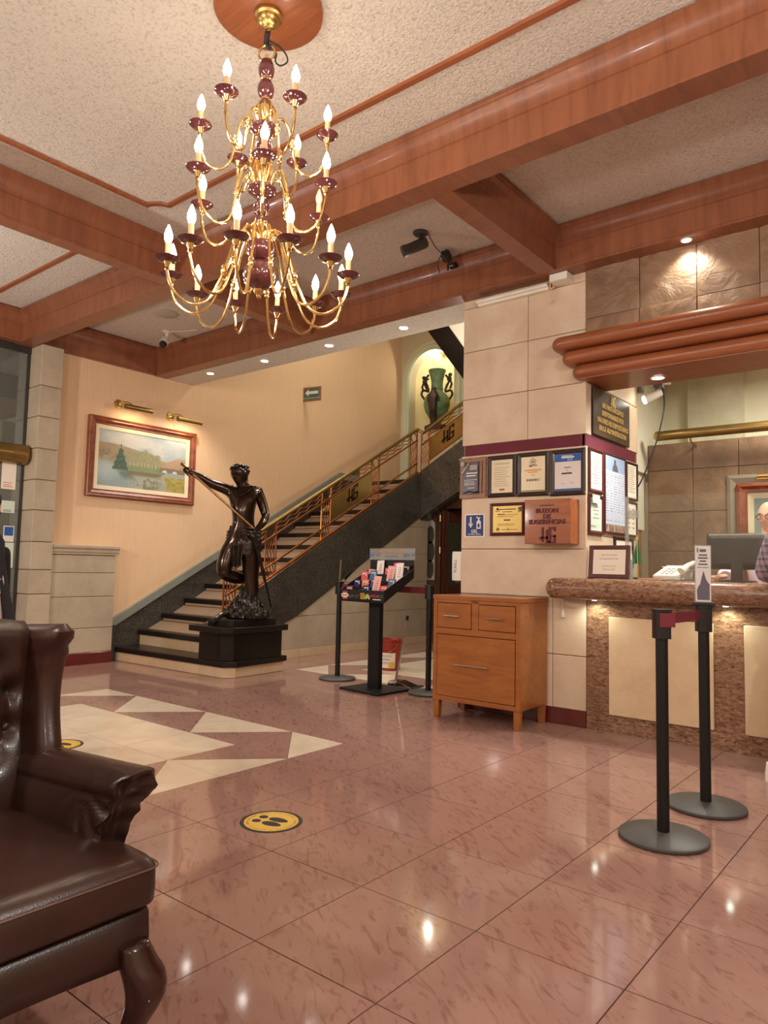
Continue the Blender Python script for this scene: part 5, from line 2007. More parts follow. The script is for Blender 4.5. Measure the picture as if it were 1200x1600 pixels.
for r, c_, colr, h_, tl, lab in leaf:
    x = (-.22 + .44 * (c_ + .5) / 5) * TS
    y = TYF + .40 * r / 4 + .058
    z = TZ + .03 + tilt * (r + .5) / 4
    p = Rb @ Vector((x, y, z))
    b_ = thing('brochure', lab, 'brochure', (-4.375 + p.x, 5.32 + p.y, p.z), math.radians(-5), 'leaflets in the brochure tray')
    b_.rotation_euler = (math.radians(-5 - 12 * tl), math.radians(3 if (r + c_) % 2 else -3), math.radians(-5))
    mt = bpy.data.materials.get('leaflet_' + colr)
    K['leaflet_' + colr] = mt or plain('leaflet_' + colr, CL[colr], .6)
    MB().box(-.046, .046, -.004, .004, 0, h_).build('cover', 'leaflet_' + colr, b_, smooth=0)
    m = MB()
    if tl > .2:
        for q in range(5):
            m.box(-.02 + .004 * q, .022 - .003 * (q % 3), -.0052, -.004, h_ * (.3 + .11 * q), h_ * (.3 + .11 * q) + .005)
        pr = 'ink_r'
    else:
        m.box(-.028, .012, -.0052, -.004, h_ - .028, h_ - .016)
        m.box(.018, .030, -.0052, -.004, h_ - .045, h_ - .014)
        pr = 'ink_w'
    m.build('print', pr, b_, smooth=0)

# ------------------------------------------------------------------ BUCKET, DISPLAY LITERATURE, SQUEEGEE
bk = thing('bucket', 'red plastic paint bucket with a white and yellow label', 'bucket', (-5.12, 6.50, 0))
MB().lathe([(.105, 0), (.112, .004), (.128, .24), (.136, .242), (.136, .256), (.129, .258), (.131, .29), (.138, .292), (.138, .305), (.131, .308), (.132, .335), (.14, .337), (.14, .35), (.13, .35), (.126, .33), (.11, .02), (.002, .018)], 28).build('body', 'red_b', bk)
m = MB()
lab_r = []
for z in (.03, .20):
    rr = .1125 + (.128 - .112) * z / .24 + .0015
    lab_r.append([(rr * math.cos(a), rr * math.sin(a), z) for a in [math.radians(-125 + 100 * k / 14) for k in range(15)]])
m.loft(lab_r, 0, False, False)
m.build('label', 'paper', bk)
m = MB()
for a0, a1, z0, z1 in ((-122, -106, .035, .10), (-62, -30, .035, .10)):
    m.loft([[((.1148 + (.016) * z / .24 + .0022) * math.cos(a), (.1148 + .016 * z / .24 + .0022) * math.sin(a), z) for a in [math.radians(a0 + (a1 - a0) * k / 5) for k in range(6)]] for z in (z0, z1)], 0, False, False)
m.build('label_patch', 'yellow', bk)
m = MB()
for z, a0, a1 in ((.17, -105, -50), (.155, -110, -45), (.13, -110, -60), (.12, -110, -50), (.09, -100, -66), (.075, -100, -66)):
    m.loft([[((.1148 + (.016) * zz / .24 + .0022) * math.cos(a), (.1148 + .016 * zz / .24 + .0022) * math.sin(a), zz) for a in [math.radians(a0 + (a1 - a0) * k / 5) for k in range(6)]] for zz in (z, z + .006)], 0, False, False)
m.build('label_print', 'ink_l', bk)
MB().tube([(.138 * math.cos(a), -.138 * abs(math.sin(a)) * .5 - .05, .30 - .10 * math.sin(a)) for a in [PI * k / 14 for k in range(15)]], .003, 6).build('wire_handle', 'chrome', bk)
sq = thing('dustpan', 'long handled metal dustpan leaning behind the brochure stand column', 'dustpan', (-4.33, 5.70, 0))
MB().tube([(-.07, -.02, .03), (.03, .02, .66)], .012, 10).build('handle', 'chrome', sq)
MB().tube([(.027, .02, .645), (.032, .021, .69)], .015, 10).build('grip', 'black', sq)
m = MB().prism([(-.12, 0), (.14, 0), (.14, .006), (-.02, .05), (-.12, .05)], 'y', -.09, .09)
m.build('pan', 'chrome', sq, smooth=0, bevel=.003)
MB().box(.14, .19, -.10, .10, 0.0, .012).build('lip', 'black', sq, smooth=0, bevel=.003)
sq.rotation_euler = (0, 0, math.radians(10))


# ------------------------------------------------------------------ FLOOR STICKERS
def floor_sticker(label, x, y, rz):
    s_ = thing('floor_sticker', label, 'sticker', (x, y, 0), rz, 'yellow distance stickers on the floor')
    MB().lathe([(.142, .0), (.142, .0012), (.001, .0012)], 40).build('rim', 'black', s_, smooth=0)
    MB().lathe([(.124, .0012), (.124, .0016), (.001, .0016)], 40).build('disc', 'yellow', s_, smooth=0)
    m = MB()
    for sx in (-1, 1):
        for cy_, ry, rx in ((.020, .050, .025), (-.062, .022, .020)):
            m.prism([(sx * .028 + rx * math.cos(q) * (1 - .12 * math.sin(q)), cy_ + ry * math.sin(q)) for q in [2 * PI * k / 18 for k in range(18)]], 'z', .0016, .0021)
    m.build('footprints', 'black', s_, smooth=0)
    m = MB()
    for st_, a0, step, flip in (('POR SALUD, MANTENGA SU DISTANCIA', 205, -7.4, False), ('ESPERE AQUI POR FAVOR', 222, 4.9, True)):
        for i, chh in enumerate(st_):
            if chh == ' ':
                continue
            a = math.radians(a0 + step * i)
            rr = .104 if not flip else .114
            Mx = Matrix.Translation((rr * math.cos(a), rr * math.sin(a), .0018)) @ Matrix.Rotation(a + (-PI / 2 if not flip else PI / 2), 4, 'Z') @ Matrix.Rotation(-PI / 2, 4, 'X')
            m.text(chh, .016, 0, 0, 0, M=Mx)
    m.build('lettering', 'black', s_, smooth=0)
    return s_


floor_sticker('round yellow floor sticker with two black footprints on the rose tiles', -2.488, 2.305, math.radians(-78))
floor_sticker('second yellow floor sticker, mostly hidden behind the armchair', -4.49, 2.325, math.radians(-78))

# ------------------------------------------------------------------ THINGS ON THE COLUMN
YF = YC - .0005


def framed(name, label, cat, loc, rz, w_, h_, fw, fmat, pmat, parts, group=None, depth=.022, mat_w=0):
    t_ = thing(name, label, cat, loc, rz, group)
    ring_frame(MB(), w_, h_, [(0, 0), (0, -depth * .7), (fw * .25, -depth), (fw * .7, -depth * .8), (fw, -depth * .45), (fw, 0)]).build('frame', fmat, t_, smooth=20)
    MB().box(-w_ / 2 + fw * .9, w_ / 2 - fw * .9, -depth * .45, -.001, -h_ / 2 + fw * .9, h_ / 2 - fw * .9).build('sheet', pmat, t_, smooth=0)
    y = -depth * .45 - .0012
    for nm, mt, fn in parts:
        m = MB()
        fn(m, y)
        m.build(nm, mt, t_, smooth=0)
    return t_


def lines(m, y, x0, x1, zs, h_=.004, jag=0, seed=1):
    r = random.Random(seed)
    for z in zs:
        e = x1 - (r.random() * jag * (x1 - x0))
        s_ = x0 + (r.random() * jag * .0)
        m.box(s_, e, y, y + .001, z, z + h_)


def cen_lines(m, y, specs):
    for z, w_, h_ in specs:
        m.box(-w_ / 2, w_ / 2, y, y + .001, z, z + h_)


def disc(m, y, cx, cz, r0, n=18, r1=None):
    if r1 is None:
        m.prism([(cx + r0 * math.cos(2 * PI * k / n), cz + r0 * math.sin(2 * PI * k / n)) for k in range(n)], 'y', y, y + .001)
    else:
        for k in range(n):
            a, b = 2 * PI * k / n, 2 * PI * (k + 1) / n
            m.add([(cx + r_ * math.cos(q), y, cz + r_ * math.sin(q)) for r_, q in ((r1, a), (r0, a), (r0, b), (r1, b))], [(0, 1, 2, 3)])


GRP = 'framed certificates in a row under the burgundy band'
# the grey plaque in tan wood
pq = thing('award_plaque', 'grey award plaque on tan wooden slats with a corner ribbon, at the column edge', 'plaque', (-3.222, YF, 1.943))
m = MB()
for x0, x1, z0, z1 in ((-.128, -.072, -.17, .17), (.062, .088, -.172, .172), (.096, .128, -.172, .172), (-.13, .13, -.175, -.135), (-.13, .13, .135, .172), (-.128, .128, -.118, -.105), (-.128, .128, .105, .118)):
    m.box(x0, x1, -.016 - .004 * (z1 - z0 < .1), 0, z0, z1)
m.build('wood_slats', 'frame_tan', pq, smooth=0, bevel=.003)
MB().prism([(-.095, -.14), (.06, -.14), (.06, .135), (-.02, .135), (-.095, .06)], 'y', -.03, -.014).build('plate', 'grey_pl', pq, smooth=0, bevel=.002)
m = MB()
disc(m, -.034, -.095, .125, .022)
m.prism([(-.13, .16), (-.02, .165), (-.02, .172), (-.13, .172)], 'y', -.036, -.02)
m.prism([(-.10, .045), (-.025, .13), (-.02, .122), (-.094, .036)], 'y', -.036, -.02)
m.build('ribbon_medal', 'chrome', pq, smooth=0)
m = MB()
lines(m, -.0312, -.02, .05, (.10, .085, .07), .006)
lines(m, -.0312, -.055, .055, (.035, .012), .010, .2)
lines(m, -.0312, -.075, .055, (-.02, -.035, -.05, -.062), .004, .3)
lines(m, -.0312, -.04, .03, (-.09,), .006)
m.build('print', 'ink_w', pq, smooth=0)
MB().tube(spline([(-.08, -.034, -.128), (-.02, -.036, -.118), (.03, -.036, -.13), (.058, -.034, -.12)], 4), .006, 6).build('pen_bar', 'black', pq)

CX_ = (-2.943, -2.659, -2.362)
framed('certificate', 'framed certificate with a list of small red bullet lines, second in the row', 'certificate', (CX_[0], YF, 1.94), 0, .268, .348, .036, 'frame_dark', 'paper_c', [
    ('print', 'ink_l', lambda m, y: (lines(m, y, -.07, .07, (.108, .10), .003), lines(m, y, -.055, .075, [.07 - .019 * k for k in range(9)], .004, .35))),
    ('bullets', 'ink_r', lambda m, y: (lines(m, y, -.068, -.062, [.069 - .019 * k for k in range(9)], .007), m.box(-.022, .025, y, y + .001, -.118, -.104)))], GRP)
framed('certificate', 'framed certificate with an emblem and five circles, third in the row', 'certificate', (CX_[1], YF, 1.94), 0, .282, .356, .036, 'frame_dark', 'paper_c', [
    ('emblem', 'ink_l', lambda m, y: (disc(m, y, 0, .10, .028, 20, .022), disc(m, y, 0, .10, .014), m.box(-.036, .036, y, y + .001, .064, .074), m.box(-.03, -.012, y, y + .001, .058, .070))),
    ('print', 'orange', lambda m, y: cen_lines(m, y, ((.028, .15, .008), (.012, .09, .007), (-.012, .035, .005)))),
    ('circles', 'ink', lambda m, y: [disc(m, y, x, -.048, .0105, 14, .0075) for x in (-.048, -.024, 0, .024, .048)] + [disc(m, y, x, -.048, .005, 8) for x in (-.048, -.024, 0, .024)]),
    ('bottom_band', plain('olive_band', (128, 136, 74), .7), lambda m, y: (m.box(-.103, .103, y, y + .001, -.139, -.130),))], GRP)
framed('certificate', 'framed certificate with a blue header, at the column corner', 'certificate', (CX_[2], YF, 1.935), 0, .288, .362, .036, 'frame_dark', plain('paper_lilac', (226, 216, 214), .7), [
    ('header', 'blue2', lambda m, y: (m.box(-.107, .107, y, y + .001, .085, .144),)),
    ('footer', 'blue2', lambda m, y: (m.box(-.107, .107, y, y + .001, -.144, -.128),)),
    ('header_lettering', 'ink_w', lambda m, y: (m.box(-.05, .04, y - .001, y, .128, .133), m.text('2018', .022, .02, .092, y - .001), m.box(-.05, .055, y - .001, y, .112, .124))),
    ('print', 'ink', lambda m, y: (cen_lines(m, y, ((.035, .055, .006), (.012, .012, .005))), m.box(-.05, .035, y, y + .001, -.014, -.002), m.box(-.055, -.03, y, y + .001, -.088, -.086), m.tube([(.02, y, -.09), (.028, y, -.075), (.034, y, -.09), (.046, y, -.078), (.05, y, -.088)], .001, 4)))], GRP)
# lower row
gel = thing('gel_sign', 'blue hand gel sign with white arrow and bottle on the column', 'sign', (-3.204, YF, 1.535))
MB().box(-.1, .1, -.006, 0, -.1, .1).build('white_border', 'white', gel, smooth=0, bevel=.004)
MB().box(-.086, .086, -.0075, -.006, -.088, .09).build('blue_panel', 'blue', gel, smooth=0)
m = MB()
m.box(-.045, -.03, -.0088, -.0075, .01, .075).prism([(-.062, .018), (-.0375, -.02), (-.013, .018)], 'y', -.0088, -.0075)
m.prism([(.02, -.028), (.062, -.028), (.062, .032), (.052, .044), (.030, .044), (.02, .032)], 'y', -.0088, -.0075)
m.box(.034, .048, -.0088, -.0075, .044, .062).box(.026, .056, -.0088, -.0075, .062, .07).box(.018, .030, -.0088, -.0075, .064, .076)
m.text('GEL', .038, 0, -.06, -.009, bold=.02)
m.text('ANTIBACTERIAL', .0175, 0, -.079, -.009, bold=.012)
m.build('pictogram_lettering', 'ink_w', gel, smooth=0)
MB().box(.031, .051, -.0098, -.0088, -.016, .016).build('bottle_label', 'blue', gel, smooth=0)
ct = framed('tourism_certificate', 'gold certificate in a mahogany frame beside the suggestion box', 'certificate', (-2.891, YF, 1.582), 0, .318, .27, .026, 'frame_red', 'gold_pl', [
    ('print', 'ink', lambda m, y: (cen_lines(m, y, ((.078, .16, .007), (.058, .09, .005), (-.012, .06, .010))), lines(m, y, -.09, .1, (.035, .02, -.04, -.052), .003, .3), lines(m, y, -.09, -.02, (.04,), .004), m.box(-.05, .1, y, y + .001, -.087, -.083))),
    ('seals', 'ink', lambda m, y: (disc(m, y, -.085, -.082, .014, 16, .009), disc(m, y, -.085, -.082, .005), m.box(-.10, -.082, y, y + .001, .075, .095), m.box(-.11, -.07, y, y + .001, .064, .068), m.box(.105, .112, y, y + .001, .055, .10), m.box(.118, .13, y, y + .001, .06, .10), m.box(.10, .13, y, y + .001, .082, .088), m.tube([(-.0, y, -.095), (.01, y, -.07), (.012, y, -.085), (.02, y, -.08)], .001, 4)))])
bx = thing('suggestion_box', 'wooden suggestion box with maroon letters and monogram on the column', 'suggestion box', (-2.462, YF, 1.545))
MB().box(-.19, .19, -.16, 0, -.172, .172).build('body', 'wood_box', bx, smooth=0, bevel=.004)
MB().box(-.06, .06, -.1618, -.16, .118, .126).build('slot', 'black', bx, smooth=0)
m = MB()
for st_, z, sx in (('BUZON', .066, 1.12), ('DE', .022, 1.1), ('SUGERENCIAS', -.02, 1.0)):
    m.text(st_, .048, 0, z, -.166, .007, 0, sx, bold=.03)
m.build('lettering', 'maroon', bx, smooth=0)
monogram(MB(), .118, M=Matrix.Translation((.0, -.16, -.158))).build('monogram', 'maroon', bx, smooth=0)
dp = thing('gel_dispenser', 'white wall dispenser for hand gel at the column edge', 'dispenser', (cx0 + .002, 5.262, 1.19), -PI / 2)
MB().loft([sqring(-.06, .06, -.105, 0, z, r, 4) for z, r in ((-.125, .03), (-.115, .02), (.10, .02), (.125, .03))]).build('housing', 'white', dp, smooth=40)
MB().box(-.04, .04, -.08, -.02, -.145, -.122).build('nozzle', 'black', dp, smooth=0, bevel=.006)
Mx = Matrix.Rotation(PI / 2, 4, 'Z')
m = MB()
m.text('PURELL', .034, 0, 0, 0, .001, 0, 1, Matrix.Translation((-.0612, -.05, .02)) @ Matrix.Rotation(-PI / 2, 4, 'Z') @ Matrix.Rotation(-PI / 2, 4, 'Y'))
m.text('PURELL', .034, 0, 0, 0, .001, 0, 1, Matrix.Translation((.0612, -.05, .0)) @ Matrix.Rotation(PI / 2, 4, 'Z') @ Matrix.Rotation(-PI / 2, 4, 'Y'))
m.build('lettering', 'blue', dp, smooth=0)

# side face of the column
XF = cx1 + .001
hg = thing('liability_sign', 'brown metal sign with gold monogram and Spanish notice on the column side', 'sign', (XF + .004, 5.687, 2.432), PI / 2)
MB().box(-.388, .388, -.014, 0, -.19, .19).build('plate', 'sign_br', hg, smooth=0, bevel=.003)
monogram(MB(), .085, M=Matrix.Translation((.0, -.014, .095))).build('monogram', 'gold_l', hg, smooth=0)
for st_, z in (('NO NOS HACEMOS', .045), ('RESPONSABLES POR', -.018), ('VALORES NO DEPOSITADOS', -.081), ('EN LA ADMINISTRACION', -.144)):
    MB().text(st_, .058, 0, z, -.021, .007, 0, .88, bold=.012).build('raised_lettering', 'gold_l', hg, smooth=0)
GS = 'framed notices on the column side'
framed('framed_notice', 'green tinted notice in a mahogany frame, upper one nearest the column corner', 'notice', (XF, 5.365, 1.955), PI / 2, .28, .345, .028, 'frame_red', 'paper_g', [
    ('print', 'ink_l', lambda m, y: (cen_lines(m, y, [(.12 - .022 * k, .12 if k % 3 else .08, .006) for k in range(11)]),))], GS)
framed('framed_notice', 'green tinted notice in a mahogany frame, lower one nearest the column corner', 'notice', (XF, 5.36, 1.612), PI / 2, .28, .31, .028, 'frame_red', 'paper_g', [
    ('print', 'ink_l', lambda m, y: (cen_lines(m, y, ((.06, .10, .006), (.03, .12, .006), (.0, .08, .006), (-.03, .12, .006))), lines(m, y, -.10, .0, (-.09, -.10), .004))),
    ('pinned_note', 'paper', lambda m, y: (m.box(-.11, .03, y - .018, y - .016, .085, .15),))], GS)
ps = thing('tourist_poster', 'tall pale blue poster with a monument picture above rows of fine print', 'poster', (XF, 5.765, 1.805), PI / 2)
ring_frame(MB(), .47, .66, [(0, 0), (0, -.014), (.014, -.016), (.02, -.01), (.02, 0)]).build('frame', 'frame_red', ps, smooth=20)


def poster(u, v):
    c = np.array
    n = fnoise(u, v, 10, 9)
    img = np.ones(u.shape + (3,)) * c((196, 204, 220)) + (n[..., None] - .5) * 14
    top = (v > .80)[..., None]
    img = np.where(top, c((150, 172, 206)) + (v[..., None] - .8) * 60, img)
    dome = (np.hypot((u - .5) * 1.6, (v - .80) * 2.2) < .24) & (v > .80)
    img = np.where(dome[..., None], c((96, 98, 104)) + (n[..., None] - .5) * 70, img)
    spire = (np.abs(u - .5) < .05) & (v > .88) & (v < .965)
    img = np.where(spire[..., None], c((96, 92, 96)), img)
    rows = (np.sin(v * 190) > .35) & (v > .12) & (v < .77) & (np.abs((u * 5) % 1 - .5) < .40) & (fnoise(u, v, 40, 4) > .42)
    img = np.where(rows[..., None], img * .72, img)
    bot = v < .10
    img = np.where(bot[..., None], c((150, 126, 110)) + (fnoise(u, v, 26, 5)[..., None] - .5) * 190, img)
    return img


canvas('print', .43, .62, 80, 150, poster, ps, -.008)
framed('framed_notice', 'narrow framed white notice, upper one at the far edge of the column side', 'notice', (XF, 6.14, 1.955), PI / 2, .265, .33, .022, 'frame_dark', 'paper', [
    ('print', 'ink_l', lambda m, y: (lines(m, y, -.09, .09, [.12 - .018 * k for k in range(13)], .005, .3),))], GS)
framed('framed_notice', 'white notice with a small table of figures, lower one far along the column side', 'notice', (XF, 6.13, 1.625), PI / 2, .25, .30, .018, 'frame_dark', 'paper', [
    ('print', 'ink_l', lambda m, y: [m.box(x, x + .05, y, y + .001, z, z + .012) for x in (-.08, .02) for z in (.08, .04, .0, -.04, -.08)])], GS)
framed('framed_notice', 'small dark framed notice low on the column side behind the counter', 'notice', (XF, 5.95, 1.33), PI / 2, .42, .26, .03, 'frame_dark', 'paper', [
    ('print', 'ink_l', lambda m, y: (lines(m, y, -.12, .12, (.04, .0, -.04), .006, .2),))], GS)

# fluorescent batten, socket box and looped cord under the beam
ft = thing('fluorescent_fitting', 'slim white fluorescent tube fitting along the top of the stone column', 'lamp', (-2.84, YC - .001, 3.435))
MB().box(-.33, .33, -.05, 0, -.012, .042).build('housing', 'white', ft, smooth=0, bevel=.004)
MB().tube([(-.33, -.062, .022), (.33, -.062, .022)], .016, 12).build('tube', 'white', ft)
jb = thing('junction_box', 'small white cable box under the beam at the column top', 'box', (-2.395, YC - .001, 3.468))
MB().box(-.075, .075, -.12, 0, -.02, .04).build('case', 'white', jb, smooth=0, bevel=.005)
cd = thing('looped_cord', 'coiled pale cord hanging beside the fluorescent fitting', 'cord', (-2.49, YC - .04, 3.43))
m = MB()
for k in range(3):
    m.tube([(.016 * math.cos(q) + .008 * k, -.012 * k, .02 + (.028 + .004 * k) * math.sin(q)) for q in [2 * PI * j / 14 for j in range(14)]], .004, 6, closed=True)
m.tube([(.0, 0, .0), (.004, -.01, -.10)], .003, 6)
m.ball((.004, -.01, -.112), (.01, .01, .013), 8, 6)
m.build('cord', 'ivory', cd)

# switch hanging under the counter end
hs = thing('pull_switch', 'small white pull switch hanging under the counter end', 'switch', (-2.40, YC - .012, .953))
MB().tube([(0, 0, 0), (.004, -.004, -.085)], .0022, 6).build('cord', 'white', hs)
MB().loft([sqring(-.008, .008, -.005, .005, z, .003, 3) for z in (-.085,)] + [sqring(-.014, .014, -.007, .007, z, .004, 3) for z in (-.10, -.128)] + [sqring(-.018, .018, -.007, .007, -.14, .004, 3)]).build('rocker', 'white', hs)

# ------------------------------------------------------------------ CEILING FITTINGS
cc = thing('security_camera', 'black bullet security camera on the ceiling between the beams', 'camera', (-3.30, 4.47, ZC))
MB().lathe([(.062, 0), (.062, -.012), (.05, -.024), (.02, -.03)], 20).build('mount', 'cam_grey', cc)
MB().tube([(0, 0, -.02), (0, 0, -.07), (.012, .004, -.085)], .017, 8).build('arm', 'cam_grey', cc)
d = Vector((-.62, -.60, -.42)).normalized()
c0 = Vector((.035, .04, -.075))
MB().tube([c0, c0 + d * .02, c0 + d * .17, c0 + d * .175, c0 + d * .215], [.036, .044, .044, .047, .047], 16).build('body', 'cam_grey', cc)
MB().tube([c0 + d * .214, c0 + d * .217], .036, 16).build('lens', plain('lens_glass', (10, 10, 14), .05), cc)
MB().tube(spline([(.05, .03, -.01), (.075, .10, -.10), (.09, .17, -.14), (.10, .26, -.20), (.06, .33, -.19)], 6), .004, 6).build('cable', 'cam_grey', cc)
fd = thing('small_floodlight', 'small black box fitting with a bracket on the ceiling near the beam', 'fitting', (-3.31, 4.86, ZC - .055), math.radians(20))
MB().prism([(-.05, -.03), (.05, -.035), (.055, .03), (-.05, .03)], 'x', -.035, .035).build('case', 'black', fd, smooth=0, bevel=.005)
MB().tube([(.02, .03, .0), (.0, .05, -.06), (.0, .06, -.10)], .008, 6).build('bracket', 'black', fd)
MB().box(-.01, .01, -.01, .01, .03, .055).build('stem', 'black', fd, smooth=0)
MB().tube(spline([(-.03, -.05, .0), (-.07, -.02, -.06), (-.07, .05, -.12)], 5), .004, 6).build('cable', 'black', fd)
jb2 = thing('cable_clip', 'dark cable junction stuck on the beam crown below the ceiling camera', 'junction', (-3.33, 5.0, 3.775))
MB().box(-.035, .035, -.03, .02, -.02, .02).build('case', 'black', jb2, smooth=0, bevel=.006)
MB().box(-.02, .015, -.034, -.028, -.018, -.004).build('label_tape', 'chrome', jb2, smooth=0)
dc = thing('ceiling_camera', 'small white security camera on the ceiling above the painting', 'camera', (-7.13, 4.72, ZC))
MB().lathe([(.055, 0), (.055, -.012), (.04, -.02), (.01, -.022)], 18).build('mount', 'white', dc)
MB().tube([(0, 0, -.02), (0, 0, -.08)], .022, 10).build('stem', 'white', dc)
MB().tube([(0, .02, -.09), (.0, -.02, -.12), (.01, -.05, -.16)], [.045, .05, .05], 14).build('body', 'white', dc)
MB().tube([(.01, -.05, -.16), (.016, -.07, -.185)], [.044, .04], 14).build('lens', 'black', dc)
MB().tube([(.03, 0, -.008), (.16, .08, -.008), (.35, .16, -.006)], .005, 6).build('cable', 'white', dc)
vt = thing('ceiling_vent', 'round flat ceiling disc in the bay over the painting', 'vent', (-6.63, 4.36, ZC))
MB().lathe([(.135, 0), (.135, -.006), (.12, -.014), (.002, -.016)], 28).build('disc', plain('vent_disc', (186, 174, 156), .8), vt, smooth=50)

# ------------------------------------------------------------------ RECEPTION
rt = thing('rate_frame', 'mahogany framed exchange rate card standing on the counter', 'card', (-2.045, 5.19, 1.117), math.radians(-2))
Mr = Matrix.Translation((0, .03, .124)) @ Matrix.Rotation(math.radians(-6), 4, 'X')
ring_frame(MB(), .315, .248, [(0, 0), (0, -.016), (.006, -.02), (.026, -.016), (.032, -.01), (.032, 0)], 0, Mr).build('frame', 'frame_red', rt, smooth=20)
MB().box(-.13, .13, -.010, .0, -.096, .096, 0, Mr).build('sheet', 'paper', rt, smooth=0)
m = MB()
for st_, z in (('TIPO DE CAMBIO', .045), ('EXCHANGE MONEY', .018), ('DOLAR $ 16.00', -.037), ('EURO $ 18.00', -.062)):
    m.text(st_, .0165, 0, z, -.0112, 0, 0, 1, Mr)
m.build('lettering', 'ink_l', rt, smooth=0)
MB().box(-.02, .02, .01, .09, .0, .006).build('strut', 'frame_red', rt, smooth=0)
fg = thing('desk_flag', 'small green flag on a gold stick behind the rate card', 'flag', (-1.90, 5.42, 1.117))
MB().tube([(0, 0, 0), (-.01, 0, .335)], .004, 6).build('stick', 'brass', fg)
m = MB()
m.loft([[(-.01 + .0, 0, .30), (-.045, .01, .15), (-.05, .012, .11)], [(-.005, .012, .30), (-.015, .03, .16), (-.02, .03, .12)], [(.0, .01, .295), (.022, .0, .17), (.03, .0, .12)]], 0, False, False)
m.build('cloth', 'green_f', fg)
lh = thing('leaflet_holder', 'clear holder with white printed slips against the column side', 'holder', (XF + .001, 6.0, 1.09), PI / 2)
MB().box(-.06, .06, -.05, -.045, .0, .18).box(-.06, .06, -.005, 0, .0, .20).box(-.06, .06, -.05, 0, 0, .004).build('holder', 'acrylic', lh, smooth=0)
MB().box(-.052, .052, -.042, -.01, .006, .235).build('slips', 'paper', lh, smooth=0)
MB().box(-.03, .02, -.044, -.042, .03, .19).build('print', 'ink_l', lh, smooth=0)
np_ = thing('notepad', 'flat pink notepad on the counter next to the telephone', 'notepad', (-1.79, 5.38, 1.117))
MB().box(-.075, .075, -.05, .05, 0, .012).build('pages', plain('pad_pink', (216, 172, 156), .7), np_, smooth=0)
MB().box(-.075, .075, -.05, .05, .012, .014).build('cover', 'ink_r', np_, smooth=0)
ph = thing('telephone', 'white desk telephone with sloping keypad and handset on the counter', 'telephone', (-1.665, 5.475, 1.117), math.radians(-10))
MB().prism([(-.11, 0), (.10, 0), (.12, .10), (.10, .11), (-.11, .035)], 'x', -.10, .11).build('base', 'white', ph, smooth=0, bevel=.008)
MB().prism([(-.10, .085), (.10, .085), (.11, .10), (-.12, .10)], 'y', .13, .06).build('display_flap', 'white', ph, smooth=0, bevel=.004)
MB().tube(spline([(.12, -.11, .065), (.13, -.06, .095), (.13, .02, .115), (.13, .09, .125), (.13, .13, .10)], 5), [.03] * 4 + [.022] * 12 + [.03] * 5, 10).build('handset', 'white', ph)
m = MB()
for i in range(3):
    for j in range(4):
        y_ = -.085 + j * .035
        z_ = .035 + (y_ + .11) / .21 * .075 + .001
        m.box(-.05 + i * .035, -.028 + i * .035, y_, y_ + .02, z_, z_ + .006)
m.build('keys', plain('keys_grey', (190, 184, 172), .6), ph, smooth=0)
sd = thing('stapler_box', 'dark desk organiser with a yellow tape roll behind the stanchion sign', 'organiser', (-1.462, 5.53, 1.117))
MB().box(-.038, .038, -.05, .05, 0, .095).build('case', 'black', sd, smooth=0, bevel=.01)
MB().tube([(.0 + .032 * math.cos(q), 0, .10 + .026 * math.sin(q)) for q in [PI * k / 10 for k in range(11)]], .012, 8).build('tape_roll', 'yellow', sd)
mn = thing('monitor', 'black computer monitor seen from behind on the counter', 'monitor', (-1.21, 5.44, 1.117), math.radians(2))
m = MB()
rings = []
for y, w_, z0, z1 in ((.03, .20, .09, .335), (.0, .205, .085, .34), (-.03, .185, .10, .325), (-.05, .15, .125, .30)):
    rings.append([(x, yy, z) for x, z, yy in [(a, b, y) for a, b, _ in sqring(-w_, w_, z0, z1, 0, .02, 4)]])
m.loft(rings)
m.build('housing', 'monitor', mn, smooth=30)
m = MB()
for k in range(34):
    x = -.165 + .33 * k / 33
    m.box(x - .003, x + .003, -.053, -.030, .301, .326)
m.build('vent_slats', 'monitor_g', mn, smooth=0)
MB().box(-.18, .18, -.031, -.006, .318, .336).build('vent_recess', 'chrome', mn, smooth=0, bevel=.003)
MB().prism([(-.04, 0), (.04, 0), (.035, .16), (-.035, .16)], 'y', -.06, -.03).build('stand_neck', 'monitor', mn, smooth=0, bevel=.006)
MB().lathe([(.12, 0), (.12, .006), (.10, .012), (.03, .014)], 28, (0, -.01, 0)).build('foot', 'monitor', mn)
# portrait frame with brass lamp, stone niche surround
pr = thing('portrait', 'framed portrait in wood and cream mat with teal background behind the desk', 'portrait', (-1.125, YR - .006, 1.485))
ring_frame(MB(), 1.02, 1.16, [(0, 0), (0, -.02), (.03, -.03), (.06, -.02), (.082, -.012), (.082, 0)]).build('stone_surround', plain('grey_stone', (128, 116, 98), .6), pr, smooth=20)
ring_frame(MB(), .856, .996, [(0, -.005), (0, -.045), (.03, -.06), (.055, -.045), (.075, -.05), (.09, -.03), (.09, 0)]).build('frame', 'wood_fr', pr, smooth=20)
ring_frame(MB(), .678, .818, [(0, -.02), (0, -.03), (.05, -.024), (.05, 0)]).build('cream_mat', 'linen', pr, smooth=20)
MB().box(-.295, .295, -.022, -.012, -.365, .365).build('canvas', 'teal', pr, smooth=0)
m = MB().tube([(-.235, -.13, .545), (.40, -.13, .545)], .022, 14)
m.tube([(0, -.02, .50), (0, -.13, .545)], .01, 8)
m.tube([(-.235, -.13, .52), (.40, -.13, .52)], .014, 10)
m.build('brass_lamp', 'brass', pr)
bt_ = thing('brass_tube_lamp', 'long brass tube light along the top of the stone wall behind the desk', 'lamp', (-.9, 6.80, 2.455))
MB().tube([(-1.28, 0, 0), (1.6, 0, 0)], .045, 18).build('tube', 'brass_d', bt_)
